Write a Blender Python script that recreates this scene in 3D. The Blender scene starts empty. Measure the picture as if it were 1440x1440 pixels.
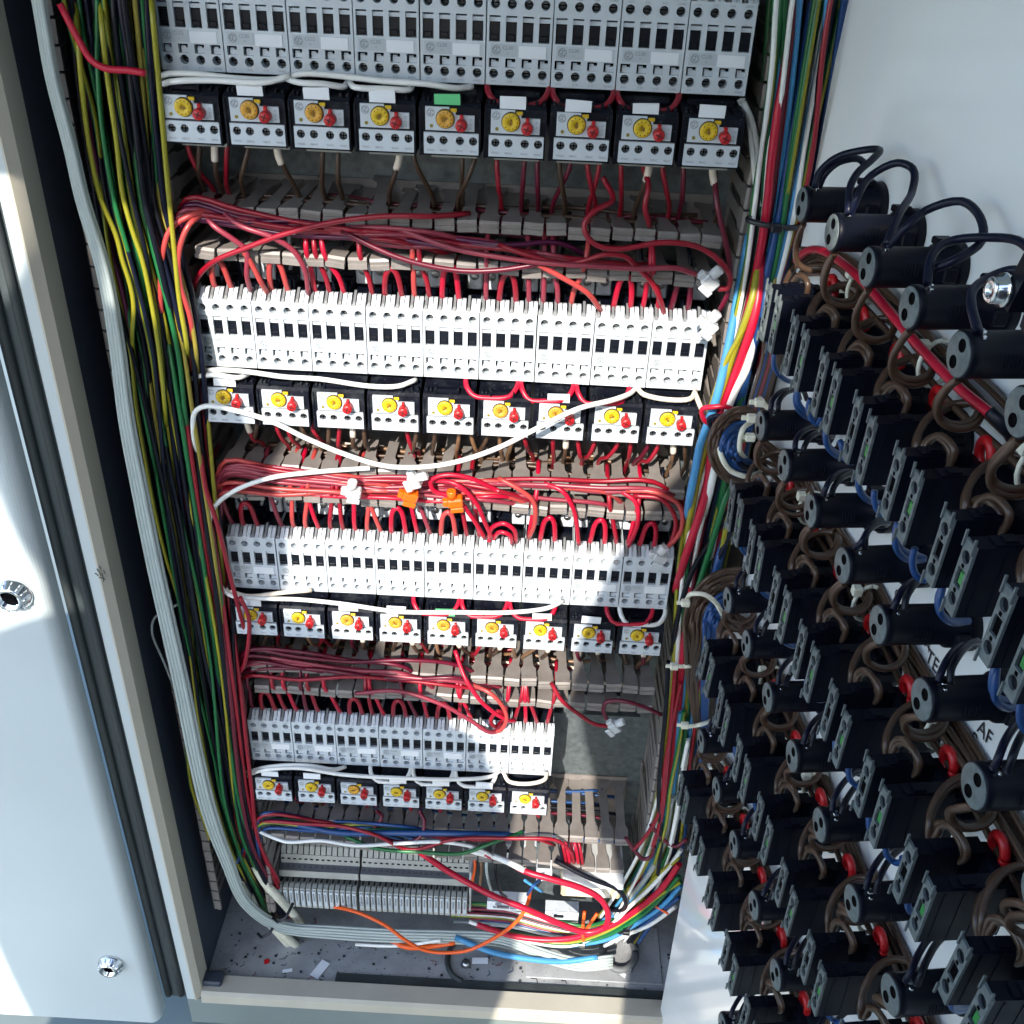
import bpy, bmesh, math, random
import numpy as np
from mathutils import Vector, Matrix
random.seed(11)
rs = np.random.RandomState(5)
S = bpy.context.scene
COL = S.collection

# ------------------------------------------------------------------ camera
CF = 1454.77                                   # focal length in photo pixels (1440 wide)
CC = np.array([0.26977, -0.76030, 0.14431])
YAW, PIT, ROL = 0.015179, -0.578253, 0.042736
def _rot(yaw, pit, rol):
    r0 = np.array([math.cos(yaw), math.sin(yaw), 0.]); f0 = np.array([-math.sin(yaw), math.cos(yaw), 0.]); u0 = np.array([0, 0, 1.])
    f = f0*math.cos(pit) + u0*math.sin(pit); u = u0*math.cos(pit) - f0*math.sin(pit)
    return r0*math.cos(rol) + u*math.sin(rol), u*math.cos(rol) - r0*math.sin(rol), f
CR, CU, CFW = _rot(YAW, PIT, ROL)
cd = bpy.data.cameras.new('camera'); cam = bpy.data.objects.new('camera', cd); COL.objects.link(cam)
cd.sensor_width = 36.0; cd.lens = 36.0*CF/1440; cd.clip_start = 0.01; cd.clip_end = 500
M = Matrix([list(CR)+[CC[0]], list(CU)+[CC[1]], list(-CFW)+[CC[2]], [0, 0, 0, 1]])
M = Matrix(((CR[0], CU[0], -CFW[0], CC[0]), (CR[1], CU[1], -CFW[1], CC[1]), (CR[2], CU[2], -CFW[2], CC[2]), (0, 0, 0, 1)))
cam.matrix_world = M
S.camera = cam
# ------------------------------------------------------------------ world, sun, exposure
SUN = np.array([0.226, 1.0, -0.72])            # direction the sunlight travels
SUN = SUN/np.linalg.norm(SUN)
EL = math.asin(-SUN[2]); AZ = math.atan2(-SUN[0], -SUN[1])
w = bpy.data.worlds.new('World'); S.world = w; w.use_nodes = True
nt = w.node_tree; bg = nt.nodes['Background']
sk = nt.nodes.new('ShaderNodeTexSky'); sk.sky_type = 'NISHITA'; sk.sun_disc = False
sk.sun_elevation = EL; sk.sun_rotation = AZ
nt.links.new(sk.outputs[0], bg.inputs[0]); bg.inputs[1].default_value = 0.145; sk.ozone_density = 1.6; sk.dust_density = 0.8
sl = bpy.data.lights.new('sun', 'SUN'); sl.energy = 2.0; sl.angle = math.radians(0.5); sl.color = (1.0, 0.91, 0.80)
so = bpy.data.objects.new('sun', sl); COL.objects.link(so)
so.rotation_euler = Vector(SUN).to_track_quat('-Z', 'Y').to_euler(); so.location = (-1, -4, 4)
S.view_settings.view_transform = 'Standard'; S.view_settings.look = 'None'; S.view_settings.gamma = 1.0
S.view_settings.exposure = 2.1
S.render.engine = 'CYCLES'
S.cycles.use_denoising = True
S.cycles.max_bounces = 8; S.cycles.transparent_max_bounces = 8

# ------------------------------------------------------------------ geometry helpers
def ray(px, py):
    return CFW + CR*((px-720)/CF) + CU*((720-py)/CF)
def at(px, py, Y):
    d = ray(px, py); return CC + d*((Y-CC[1])/d[1])
def atz(px, py, Z):
    d = ray(px, py); return CC + d*((Z-CC[2])/d[2])

class MB:
    def __init__(s): s.v = []; s.f = []; s.m = []; s.sm = []
    def add(s, vs, fs, mi=0, smooth=False):
        o = len(s.v); s.v += [tuple(map(float, p)) for p in vs]
        for f in fs: s.f.append(tuple(o+i for i in f)); s.m.append(mi); s.sm.append(smooth)
    def box(s, x0, x1, y0, y1, z0, z1, mi=0):
        s.add([(x0,y0,z0),(x1,y0,z0),(x1,y1,z0),(x0,y1,z0),(x0,y0,z1),(x1,y0,z1),(x1,y1,z1),(x0,y1,z1)],
              [(0,3,2,1),(4,5,6,7),(0,1,5,4),(1,2,6,5),(2,3,7,6),(3,0,4,7)], mi)
    def cbox(s, x0, x1, y0, y1, z0, z1, c, mi=0):
        c = min(c, (x1-x0)*.45, (y1-y0)*.45, (z1-z0)*.45)
        vs = []; idx = {}
        for ix, X in ((0, x0), (1, x1)):
            for iy, Y in ((0, y0), (1, y1)):
                for iz, Z in ((0, z0), (1, z1)):
                    sx, sy, sz = 1-2*ix, 1-2*iy, 1-2*iz
                    for a, p in enumerate(((X, Y+sy*c, Z+sz*c), (X+sx*c, Y, Z+sz*c), (X+sx*c, Y+sy*c, Z))):
                        idx[(ix, iy, iz, a)] = len(vs); vs.append(p)
        fs = []
        for k in (0, 1):
            fs.append([idx[(k,)+q+(0,)] for q in ((0,0),(1,0),(1,1),(0,1))])
            fs.append([idx[(q[0],k,q[1],1)] for q in ((0,0),(1,0),(1,1),(0,1))])
            fs.append([idx[q+(k,2)] for q in ((0,0),(1,0),(1,1),(0,1))])
        for p in (0, 1):
            for q in (0, 1):
                fs.append([idx[(0,p,q,1)], idx[(1,p,q,1)], idx[(1,p,q,2)], idx[(0,p,q,2)]])
                fs.append([idx[(p,0,q,0)], idx[(p,1,q,0)], idx[(p,1,q,2)], idx[(p,0,q,2)]])
                fs.append([idx[(p,q,0,0)], idx[(p,q,1,0)], idx[(p,q,1,1)], idx[(p,q,0,1)]])
        for p in (0, 1):
            for q in (0, 1):
                for r in (0, 1): fs.append([idx[(p,q,r,a)] for a in range(3)])
        s.add(vs, fs, mi)
    def prism(s, poly, axis, a0, a1, mi=0):
        """poly: 2-D points; axis 'x' -> (y,z), 'y' -> (x,z), 'z' -> (x,y)"""
        def P(p, a):
            return (a, p[0], p[1]) if axis == 'x' else (p[0], a, p[1]) if axis == 'y' else (p[0], p[1], a)
        n = len(poly)
        vs = [P(p, a0) for p in poly] + [P(p, a1) for p in poly]
        fs = [tuple(range(n-1, -1, -1)), tuple(range(n, 2*n))] + [(i, (i+1) % n, n+(i+1) % n, n+i) for i in range(n)]
        s.add(vs, fs, mi)
    def lathe(s, prof, axis='y', c=(0, 0, 0), n=16, mi=0, smooth=True, cap=True):
        """prof: (radius, along)"""
        vs = []
        for r, a in prof:
            for k in range(n):
                t = 2*math.pi*k/n; p, q = r*math.cos(t), r*math.sin(t)
                o = (p, a, q) if axis == 'y' else (p, q, a) if axis == 'z' else (a, p, q)
                vs.append((o[0]+c[0], o[1]+c[1], o[2]+c[2]))
        fs = []
        for i in range(len(prof)-1):
            for k in range(n):
                fs.append((i*n+k, i*n+(k+1) % n, (i+1)*n+(k+1) % n, (i+1)*n+k))
        s.add(vs, fs, mi, smooth)
        if cap:
            o = len(s.v)-len(vs); m = len(prof)
            s.f.append(tuple(o+k for k in range(n))); s.m.append(mi); s.sm.append(False)
            s.f.append(tuple(o+(m-1)*n+k for k in range(n))); s.m.append(mi); s.sm.append(False)
    def tube(s, pts, r, n=8, mi=0, mi2=None, twist=0.0):
        P = np.array(pts, float); m = len(P)
        T = np.gradient(P, axis=0); T /= (np.linalg.norm(T, axis=1)[:, None]+1e-12)
        up = np.array([0, 0, 1.]) if abs(T[0][2]) < .9 else np.array([1., 0, 0])
        N = np.cross(T[0], up); N /= np.linalg.norm(N)
        vs = []; rad = r if hasattr(r, '__len__') else [r]*m
        for i in range(m):
            N = N - T[i]*(N@T[i]); N /= (np.linalg.norm(N)+1e-12); B = np.cross(T[i], N)
            for k in range(n):
                t = 2*math.pi*k/n + twist*i
                vs.append(P[i] + (N*math.cos(t)+B*math.sin(t))*rad[i])
        for i in range(m-1):
            for k in range(n):
                pass
        o = len(s.v); s.v += [tuple(map(float, p)) for p in vs]
        for i in range(m-1):
            for k in range(n):
                s.f.append((o+i*n+k, o+i*n+(k+1) % n, o+(i+1)*n+(k+1) % n, o+(i+1)*n+k))
                s.m.append(mi if (mi2 is None or k < n*0.45) else mi2); s.sm.append(True)
        for e in (0, m-1):
            s.f.append(tuple(o+e*n+k for k in range(n))); s.m.append(mi); s.sm.append(False)
    def plate(s, x0, x1, z0, z1, y, rects=(), circs=(), depth=.004, mi=0, mr=None, n=16, cd=None):
        """front plate facing -y at y with rectangular and round recesses; rect (x0,x1,z0,z1[,depth]) circ (x,z,r)"""
        mr = mi if mr is None else mr
        cells = [(r[0], r[1], r[2], r[3]) for r in rects] + [(c[0]-c[2]*1.08, c[0]+c[2]*1.08, c[1]-c[2]*1.08, c[1]+c[2]*1.08) for c in circs]
        xs = sorted(set([x0, x1] + [c[0] for c in cells] + [c[1] for c in cells]))
        zs = sorted(set([z0, z1] + [c[2] for c in cells] + [c[3] for c in cells]))
        for i in range(len(xs)-1):
            for j in range(len(zs)-1):
                mx, mz = (xs[i]+xs[i+1])/2, (zs[j]+zs[j+1])/2
                if any(c[0] < mx < c[1] and c[2] < mz < c[3] for c in cells): continue
                s.add([(xs[i], y, zs[j]), (xs[i+1], y, zs[j]), (xs[i+1], y, zs[j+1]), (xs[i], y, zs[j+1])], [(0, 1, 2, 3)], mi)
        for r in rects:
            a, b, c, d = r[:4]; dp = r[4] if len(r) > 4 else depth
            v = [(a,y,c),(b,y,c),(b,y,d),(a,y,d),(a,y+dp,c),(b,y+dp,c),(b,y+dp,d),(a,y+dp,d)]
            s.add(v, [(0,4,5,1),(1,5,6,2),(2,6,7,3),(3,7,4,0)], mi); s.add(v, [(4,7,6,5)], mr)
        for (cx, cz, r) in circs:
            h = r*1.08; vs = []; q = n
            for k in range(q):
                t = 2*math.pi*k/q; c_, s_ = math.cos(t), math.sin(t); mxx = max(abs(c_), abs(s_))
                vs.append((cx+h*c_/mxx, y, cz+h*s_/mxx))
            for k in range(q):
                t = 2*math.pi*k/q; vs.append((cx+r*math.cos(t), y, cz+r*math.sin(t)))
            dp = cd if cd else depth
            for k in range(q):
                t = 2*math.pi*k/q; vs.append((cx+r*math.cos(t), y+dp, cz+r*math.sin(t)))
            s.add(vs, [(k, (k+1) % q, q+(k+1) % q, q+k) for k in range(q)], mi)
            s.add(vs, [(q+k, q+(k+1) % q, 2*q+(k+1) % q, 2*q+k) for k in range(q)], mi)
            s.add(vs, [tuple(2*q+k for k in range(q))], mr)
    def build(s, name, mats, parent=None, loc=None, rotz=None, fix=True):
        me = bpy.data.meshes.new(name); me.from_pydata(s.v, [], s.f)
        for m_ in (mats if isinstance(mats, (list, tuple)) else [mats]): me.materials.append(m_)
        me.polygons.foreach_set('material_index', s.m); me.polygons.foreach_set('use_smooth', s.sm)
        if fix:
            b = bmesh.new(); b.from_mesh(me); bmesh.ops.recalc_face_normals(b, faces=b.faces); b.to_mesh(me); b.free()
        o = bpy.data.objects.new(name, me); COL.objects.link(o)
        if parent: o.parent = parent
        if loc is not None: o.location = loc
        if rotz is not None: o.rotation_euler = (0, 0, rotz)
        return o

def empty(name, loc=(0, 0, 0), rotz=0):
    o = bpy.data.objects.new(name, None); COL.objects.link(o); o.location = loc; o.rotation_euler = (0, 0, rotz); o.empty_display_size = .01
    return o
def tag(o, label, cat, group=None):
    o['label'] = label; o['category'] = cat
    if group: o['group'] = group
    return o
def struct(o): o['kind'] = 'structure'; return o
def link_copy(o, parent=None):
    c = o.copy(); COL.objects.link(c)
    if parent: c.parent = parent
    return c
def copy_tree(o, loc, skip=()):
    c = link_copy(o); c.location = loc
    for ch in o.children:
        if ch.name.split('.')[0] in skip: continue
        d = link_copy(ch, c)
        for g in ch.children: link_copy(g, d)
    return c
def spline(pts, step=.006, lo=4):
    """Catmull-Rom through the points"""
    P = np.array(pts, float)
    if len(P) == 2: P = np.array([P[0], (P[0]+P[1])/2, P[1]])
    Q = np.vstack([2*P[0]-P[1], P, 2*P[-1]-P[-2]]); out = []
    for i in range(1, len(Q)-2):
        L = np.linalg.norm(Q[i+1]-Q[i]); k = max(lo, int(L/step))
        p0, p1, p2, p3 = Q[i-1], Q[i], Q[i+1], Q[i+2]
        d = [max(np.linalg.norm(b-a), 1e-6)**.5 for a, b in ((p0, p1), (p1, p2), (p2, p3))]
        t0 = 0; t1 = d[0]; t2 = t1+d[1]; t3 = t2+d[2]
        for t in np.linspace(t1, t2, k, endpoint=False):
            A1 = (t1-t)/(t1-t0)*p0+(t-t0)/(t1-t0)*p1; A2 = (t2-t)/(t2-t1)*p1+(t-t1)/(t2-t1)*p2; A3 = (t3-t)/(t3-t2)*p2+(t-t2)/(t3-t2)*p3
            B1 = (t2-t)/(t2-t0)*A1+(t-t0)/(t2-t0)*A2; B2 = (t3-t)/(t3-t1)*A2+(t-t1)/(t3-t1)*A3
            out.append((t2-t)/(t2-t1)*B1+(t-t1)/(t2-t1)*B2)
    out.append(P[-1]); return out

_tc = {}
def text_data(txt, size):
    if (txt, size) in _tc: return _tc[(txt, size)]
    cu = bpy.data.curves.new('lettering', 'FONT'); cu.body = txt; cu.size = size; cu.resolution_u = 2; cu.align_x = 'CENTER'; cu.align_y = 'CENTER'
    o = bpy.data.objects.new('tmp', cu); COL.objects.link(o)
    dg = bpy.context.evaluated_depsgraph_get(); me = bpy.data.meshes.new_from_object(o.evaluated_get(dg))
    v = [tuple(x.co) for x in me.vertices]; f = [tuple(p.vertices) for p in me.polygons]
    bpy.data.objects.remove(o); bpy.data.meshes.remove(me)
    _tc[(txt, size)] = (v, f); return v, f
def put_text(mb, txt, size, x, y, z, mi=0, sx=1.0):
    v, f = text_data(txt, size)
    mb.add([(x+p[0]*sx, y, z+p[1]) for p in v], f, mi)

# ------------------------------------------------------------------ materials
def mat(name, col, rough=.5, metal=0., var=.0, scale=60., bump=0., dirt=0., dirtcol=(.25, .23, .2), spec=.5, trans=0., alpha=1., stretch=None, coat=0., speck=0.):
    m = bpy.data.materials.new(name); m.use_nodes = True; t = m.node_tree; b = t.nodes['Principled BSDF']
    b.inputs['Base Color'].default_value = (*col, 1); b.inputs['Roughness'].default_value = rough; b.inputs['Metallic'].default_value = metal
    b.inputs['Specular IOR Level'].default_value = spec; b.inputs['Transmission Weight'].default_value = trans; b.inputs['Alpha'].default_value = alpha
    b.inputs['Specular IOR Level'].default_value = spec if name.split('_wire')[0] not in ('black', 'navy') else .25
    b.inputs['Coat Weight'].default_value = coat
    if var or bump or dirt or speck:
        tc = t.nodes.new('ShaderNodeTexCoord'); mp = t.nodes.new('ShaderNodeMapping'); t.links.new(tc.outputs['Object'], mp.inputs[0])
        if stretch: mp.inputs['Scale'].default_value = stretch
        oi = t.nodes.new('ShaderNodeObjectInfo')
        ad = t.nodes.new('ShaderNodeVectorMath'); ad.operation = 'ADD'; t.links.new(mp.outputs[0], ad.inputs[0])
        sc = t.nodes.new('ShaderNodeMath'); sc.operation = 'MULTIPLY'; sc.inputs[1].default_value = 7.3; t.links.new(oi.outputs['Random'], sc.inputs[0]); t.links.new(sc.outputs[0], ad.inputs[1])
        nz = t.nodes.new('ShaderNodeTexNoise'); nz.inputs['Scale'].default_value = scale; nz.inputs['Detail'].default_value = 6; t.links.new(ad.outputs[0], nz.inputs['Vector'])
        cur = None
        mx = t.nodes.new('ShaderNodeMix'); mx.data_type = 'RGBA'; mx.blend_type = 'MULTIPLY'; mx.inputs['Factor'].default_value = 1.0
        mx.inputs['A'].default_value = (*col, 1)
        rm = t.nodes.new('ShaderNodeMapRange'); rm.inputs['From Min'].default_value = .25; rm.inputs['From Max'].default_value = .75
        rm.inputs['To Min'].default_value = 1-var; rm.inputs['To Max'].default_value = 1+var; t.links.new(nz.outputs['Fac'], rm.inputs['Value'])
        t.links.new(rm.outputs[0], mx.inputs['B']); cur = mx.outputs['Result']
        if dirt:
            n2 = t.nodes.new('ShaderNodeTexNoise'); n2.inputs['Scale'].default_value = scale*.35; n2.inputs['Detail'].default_value = 10; n2.inputs['Roughness'].default_value = .7; t.links.new(ad.outputs[0], n2.inputs['Vector'])
            r2 = t.nodes.new('ShaderNodeMapRange'); r2.inputs['From Min'].default_value = .5; r2.inputs['From Max'].default_value = .72; r2.inputs['To Max'].default_value = dirt; t.links.new(n2.outputs['Fac'], r2.inputs['Value'])
            d = t.nodes.new('ShaderNodeMix'); d.data_type = 'RGBA'; t.links.new(r2.outputs[0], d.inputs['Factor']); t.links.new(cur, d.inputs['A']); d.inputs['B'].default_value = (*dirtcol, 1); cur = d.outputs['Result']
        if speck:
            vo = t.nodes.new('ShaderNodeTexVoronoi'); vo.inputs['Scale'].default_value = 190; t.links.new(ad.outputs[0], vo.inputs['Vector'])
            r3 = t.nodes.new('ShaderNodeMapRange'); r3.inputs['From Min'].default_value = .16; r3.inputs['From Max'].default_value = .1; r3.inputs['To Max'].default_value = speck; t.links.new(vo.outputs['Distance'], r3.inputs['Value'])
            d = t.nodes.new('ShaderNodeMix'); d.data_type = 'RGBA'; t.links.new(r3.outputs[0], d.inputs['Factor']); t.links.new(cur, d.inputs['A']); d.inputs['B'].default_value = (*dirtcol, 1); cur = d.outputs['Result']
        t.links.new(cur, b.inputs['Base Color'])
        rr = t.nodes.new('ShaderNodeMapRange'); rr.inputs['To Min'].default_value = max(.02, rough-.12); rr.inputs['To Max'].default_value = min(1, rough+.12); t.links.new(nz.outputs['Fac'], rr.inputs['Value']); t.links.new(rr.outputs[0], b.inputs['Roughness'])
        if bump:
            bp = t.nodes.new('ShaderNodeBump'); bp.inputs['Strength'].default_value = bump; bp.inputs['Distance'].default_value = .001; t.links.new(nz.outputs['Fac'], bp.inputs['Height']); t.links.new(bp.outputs[0], b.inputs['Normal'])
    return m
K = {}
K['white'] = mat('white_plastic', (.53, .585, .635), .42, var=.05, scale=90, dirt=.16, dirtcol=(.45, .44, .41))
K['label'] = mat('white_label', (.74, .78, .82), .6, var=.02)
K['name'] = mat('grey_label', (.45, .50, .54), .5, var=.03)
K['print'] = mat('grey_print', (.20, .22, .25), .6)
K['ink'] = mat('black_ink', (.012, .012, .02), .6)
K['black'] = mat('black_plastic', (.0026, .0040, .0095), .42, var=.2, scale=120, dirt=.15, dirtcol=(.014, .017, .024), bump=.1, spec=.15)
K['dusty'] = mat('dusty_black_plastic', (.0045, .006, .012), .5, var=.3, scale=150, dirt=.55, dirtcol=(.055, .065, .07), speck=.7, bump=.1, spec=.16)
K['void'] = mat('dark_recess', (.0008, .001, .002), .9, spec=.05)  # near-black colour stands in for the shade in holes and slots
K['carrier'] = mat('dark_carrier', (.004, .006, .012), .35, var=.2, spec=.35)
K['grey'] = mat('grey_duct_plastic', (.215, .198, .186), .42, var=.16, scale=70, dirt=.45, dirtcol=(.14, .112, .095))
K['steel'] = mat('screw_steel', (.45, .46, .47), .32, metal=1, var=.15, scale=300)
K['chrome'] = mat('chrome', (.72, .74, .76), .14, metal=1, var=.05)
K['galv'] = mat('galvanised_sheet', (.12, .145, .155), .45, metal=.35, var=.35, scale=160, bump=.12)
K['yellow'] = mat('yellow_dial', (.62, .42, .012), .4, var=.05)
K['gold'] = mat('amber_dial', (.58, .30, .03), .4, var=.05)
K['redk'] = mat('red_knob', (.46, .008, .012), .38, var=.05)
K['green'] = mat('green_sticker', (.13, .58, .24), .55)
K['greenp'] = mat('green_plunger', (.006, .20, .03), .4)
K['paint'] = mat('grey_painted_steel', (.45, .51, .525), .5, var=.03, scale=8, dirt=.14, dirtcol=(.36, .40, .41), bump=.02)
K['beige'] = mat('beige_painted_edge', (.42, .40, .335), .5, var=.08, scale=20, dirt=.35, dirtcol=(.30, .27, .21), stretch=(1, 1, .15))
K['inner'] = mat('inner_wall_shade_tone', (.026, .036, .058), .55, var=.06, scale=12, dirt=.2, dirtcol=(.13, .14, .16))  # wall paint is light grey; dark navy puts the interior shade into it
K['floor'] = mat('dirty_cabinet_floor', (.30, .315, .325), .6, var=.22, scale=25, dirt=.85, dirtcol=(.10, .11, .13), speck=.85, bump=.2)
K['rubber'] = mat('rubber_gasket', (.026, .034, .036), .65, var=.3, scale=60, dirt=.4, dirtcol=(.08, .09, .085), stretch=(1, 1, .1))
K['panel'] = mat('white_gloss_panel', (.84, .87, .88), .14, var=.03, scale=9, dirt=.12, dirtcol=(.68, .71, .73), coat=.3, bump=.02)
K['ground'] = mat('concrete_ground', (.16, .195, .19), .85, var=.15, scale=6, dirt=.5, dirtcol=(.17, .2, .185), bump=.3)
K['ledface'] = mat('grey_plate_skylit_face', (.115, .14, .145), .5, var=.35, scale=300, dirt=.45, dirtcol=(.045, .058, .066), spec=.3)  # lighter grey than the body, putting skylight into the lamp faces
K['term'] = mat('terminal_grey', (.33, .345, .325), .5, var=.10, scale=60, dirt=.3, dirtcol=(.24, .25, .24))
K['clear'] = mat('clear_plastic', (.86, .90, .92), .22, trans=.5)
K['orange'] = mat('orange_clear_plastic', (1.0, .19, .01), .12, trans=.35)
K['creamtie'] = mat('cream_nylon', (.72, .72, .60), .45, var=.06)
K['blacktie'] = mat('black_nylon', (.012, .014, .02), .35)
K['sleeve'] = mat('cream_sheath', (.62, .62, .52), .5, var=.1, scale=80, dirt=.3)
WC = {'red': (.25, .005, .018), 'brightred': (.42, .003, .028), 'coral': (.42, .05, .048), 'darkred': (.105, .003, .018), 'pink': (.24, .028, .050),  # coral: red paled to put the sunlit look into the wires
      'purple': (.07, .004, .035), 'black': (.0035, .005, .011), 'navy': (.004, .006, .020), 'white': (.70, .715, .70), 'cream': (.68, .60, .50), 'brown': (.060, .034, .021), 'tan': (.19, .105, .055),
      'blue': (.010, .055, .19), 'lightblue': (.055, .25, .50), 'grey': (.30, .34, .34), 'yellow': (.26, .245, .016), 'gn': (.008, .12, .035), 'palegrey': (.33, .385, .38), 'orange': (.75, .10, .01), 'olive': (.24, .20, .03), 'darkgreen': (.02, .12, .04)}
WM = {k: mat(k+'_wire_pvc', c, .36, var=.08, scale=40, dirt=.08, dirtcol=(c[0]*.6+.06, c[1]*.6+.06, c[2]*.6+.06)) for k, c in WC.items()}
WORD = {'red': 'red', 'brightred': 'bright red', 'coral': 'coral red', 'darkred': 'dark red', 'pink': 'pinkish red', 'purple': 'purple', 'black': 'black', 'navy': 'dark navy', 'white': 'white', 'cream': 'cream', 'brown': 'brown',
        'tan': 'tan', 'palegrey': 'pale grey', 'blue': 'blue', 'lightblue': 'light blue', 'grey': 'grey', 'yellow': 'yellow', 'gy': 'green and yellow', 'gn': 'green', 'orange': 'orange', 'olive': 'olive yellow', 'darkgreen': 'dark green'}
STUFF = MB(); STM = list(WM.keys())
def wire3(pts, col, r=.0021, label=None, cat='wire', group=None, name='wire', n=8, step=.006, parent=None, stuff=False):
    if stuff:
        if col == 'gy': STUFF.tube(spline(pts, step), r, n, STM.index('gn'), STM.index('yellow'), twist=.02)
        else: STUFF.tube(spline(pts, step), r, n, STM.index(col))
        return None
    if parent is not None:
        L = parent.matrix_basis.inverted(); pts = [L @ Vector(p) for p in pts]; label = None
    mb = MB(); q = spline(pts, step)
    if col == 'gy':
        mb.tube(q, r, n, 0, 1, twist=.02); o = mb.build(name, [WM['gn'], WM['yellow']], parent, fix=False)
    else:
        mb.tube(q, r, n); o = mb.build(name, WM[col], parent, fix=False)
    if label: tag(o, label, cat, group)
    return o
def wpx(pts, col, r=.0021, label=None, **k):
    return wire3([at(*p) for p in pts], col, r, label, **k)
ORD = ['first', 'second', 'third', 'fourth', 'fifth', 'sixth', 'seventh', 'eighth', 'ninth', 'tenth']
ROWN = ['top', 'second', 'third', 'bottom']
def nth(i, n):
    return 'leftmost' if i == 0 else 'rightmost' if i == n-1 else ORD[i]+' from the left'

# ================================================================== setting
g = MB(); g.box(-12, 12, -14, 6, -1.13, -1.10); struct(g.build('ground', K['ground']))
# the enclosure
FY = -.05
cab = empty('cabinet', (.2, .1, -1.1)); tag(cab, 'grey steel electrical cabinet standing open, full of contactors and coloured wires', 'cabinet')
def cpart(mb, name, m, label=None):
    o = mb.build(name, m); o.parent = cab; o.matrix_parent_inverse = Matrix.Translation((-.2, -.1, 1.1))
    if label: o['label'] = label
    return o
b = MB(); b.box(-.088, .497, .085, .0875, -1.0, .34); cpart(b, 'mounting_plate', K['galv'])
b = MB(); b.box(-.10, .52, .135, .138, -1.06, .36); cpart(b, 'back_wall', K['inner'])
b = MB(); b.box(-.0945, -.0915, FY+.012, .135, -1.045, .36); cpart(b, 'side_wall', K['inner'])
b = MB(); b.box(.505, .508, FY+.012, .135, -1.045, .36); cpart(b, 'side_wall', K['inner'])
b = MB(); b.box(-.0945, .508, FY+.004, .135, -1.046, -1.0405); fl = cpart(b, 'floor_plate', K['floor'])
b = MB(); b.box(-.11, .525, FY, .138, .36, .365); cpart(b, 'roof_plate', K['paint'])
# front frame: left stile with its folded inner edge, right stile, bottom rail
b = MB(); b.prism([(-.1085, FY+.03), (-.1085, FY+.0015), (-.107, FY), (-.0985, FY), (-.0985, FY+.03)], 'z', -1.044, .36); cpart(b, 'frame_stile', K['paint'])
b = MB(); b.prism([(-.0983, FY+.03), (-.0983, FY-.0006), (-.0965, FY-.0012), (-.0905, FY+.006), (-.0905, FY+.03)], 'z', -1.0445, .36); cpart(b, 'folded_edge', K['beige'])
b = MB(); b.box(.507, .525, FY, FY+.03, -1.044, .36); cpart(b, 'frame_stile', K['paint'])
b = MB(); b.prism([(FY+.028, -1.040), (FY+.0265, -1.0335), (FY+.004, -1.0325), (FY, -1.035), (FY-.001, -1.049), (FY+.028, -1.049)], 'x', -.0903, .5065); cpart(b, 'bottom_rail', K['beige'])
b = MB(); b.box(-.11, .53, FY+.004, .14, -1.10, -1.0492); cpart(b, 'plinth', K['ground'])
# dark strip drawn for a black slot, screws and grommet plate on the floor
b = MB(); b.cbox(.066, .474, -.0275, -.0085, -1.0405, -1.0375, .001); cpart(b, 'dark_floor_strip', K['rubber'])
b = MB(); b.cbox(.30, .47, .0, .08, -1.0405, -1.0385, .001); cpart(b, 'gland_plate', K['floor'])
for (px, py) in ((387, 1380), (885, 1362), (655, 1355), (265, 1375)):
    p = atz(px, py, -1.038); b = MB(); b.lathe([(.0062, -1.0405), (.0062, -1.0392), (.0045, -1.0375), (.0043, -1.0345), (.0015, -1.0345)], 'z', (p[0], p[1], 0), 12); cpart(b, 'floor_screw', K['steel'])
p = atz(655, 1362, -1.0395); b = MB(); b.tube([(p[0]+.024*math.cos(t), p[1]+.03*math.sin(t)+.012, -1.038) for t in np.linspace(2.4, 4.6, 14)], .0035, 8); cpart(b, 'grommet_edge', K['rubber'])
p = atz(870, 1340, -1.0395); b = MB(); b.tube([(p[0]+.021*math.cos(t), p[1]+.026*math.sin(t), -1.036) for t in np.linspace(0, 6.28, 26)], .0048, 8); cpart(b, 'grommet_edge', mat('grey_rubber', (.12, .13, .14), .6, var=.2))
p = atz(300, 1385, -1.039); b = MB(); b.cbox(p[0]-.016, p[0]+.012, p[1]-.006, p[1]+.012, -1.0405, -1.026, .002); cpart(b, 'corner_bracket', K['inner'])
# rubber gasket channel between door and frame
b = MB(); b.box(-.1362, -.1087, FY+.004, FY+.03, -1.046, .36); cpart(b, 'gasket_channel', mat('grimy_channel', (.05, .066, .07), .6, var=.2, scale=30, dirt=.5, dirtcol=(.02, .026, .03), stretch=(1, 1, .1)))
for x, r in ((-.1300, .0042), (-.1150, .0036)):
    b = MB(); b.tube([(x, FY+.004-r*.5, z) for z in np.linspace(-1.04, .35, 30)], r, 8); cpart(b, 'gasket', K['rubber'])

# unseen canopy added over the cabinet front so its edge shades the top row
b = MB(); b.add([(-.75, -.56, .358), (1.0, -.56, .196), (1.0, -.05, .40), (-.75, -.05, .40)], [(0, 1, 2, 3)]); b.add([(-.75, -.56, .353), (1.0, -.56, .191), (1.0, -.05, .395), (-.75, -.05, .395)], [(0, 1, 2, 3)])
b.add([(-.75, -.56, .358), (1.0, -.56, .196), (1.0, -.56, .191), (-.75, -.56, .353)], [(0, 1, 2, 3)])
o = b.build('added_canopy', K['paint']); o.parent = cab; o.matrix_parent_inverse = Matrix.Translation((-.2, -.1, 1.1))

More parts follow.
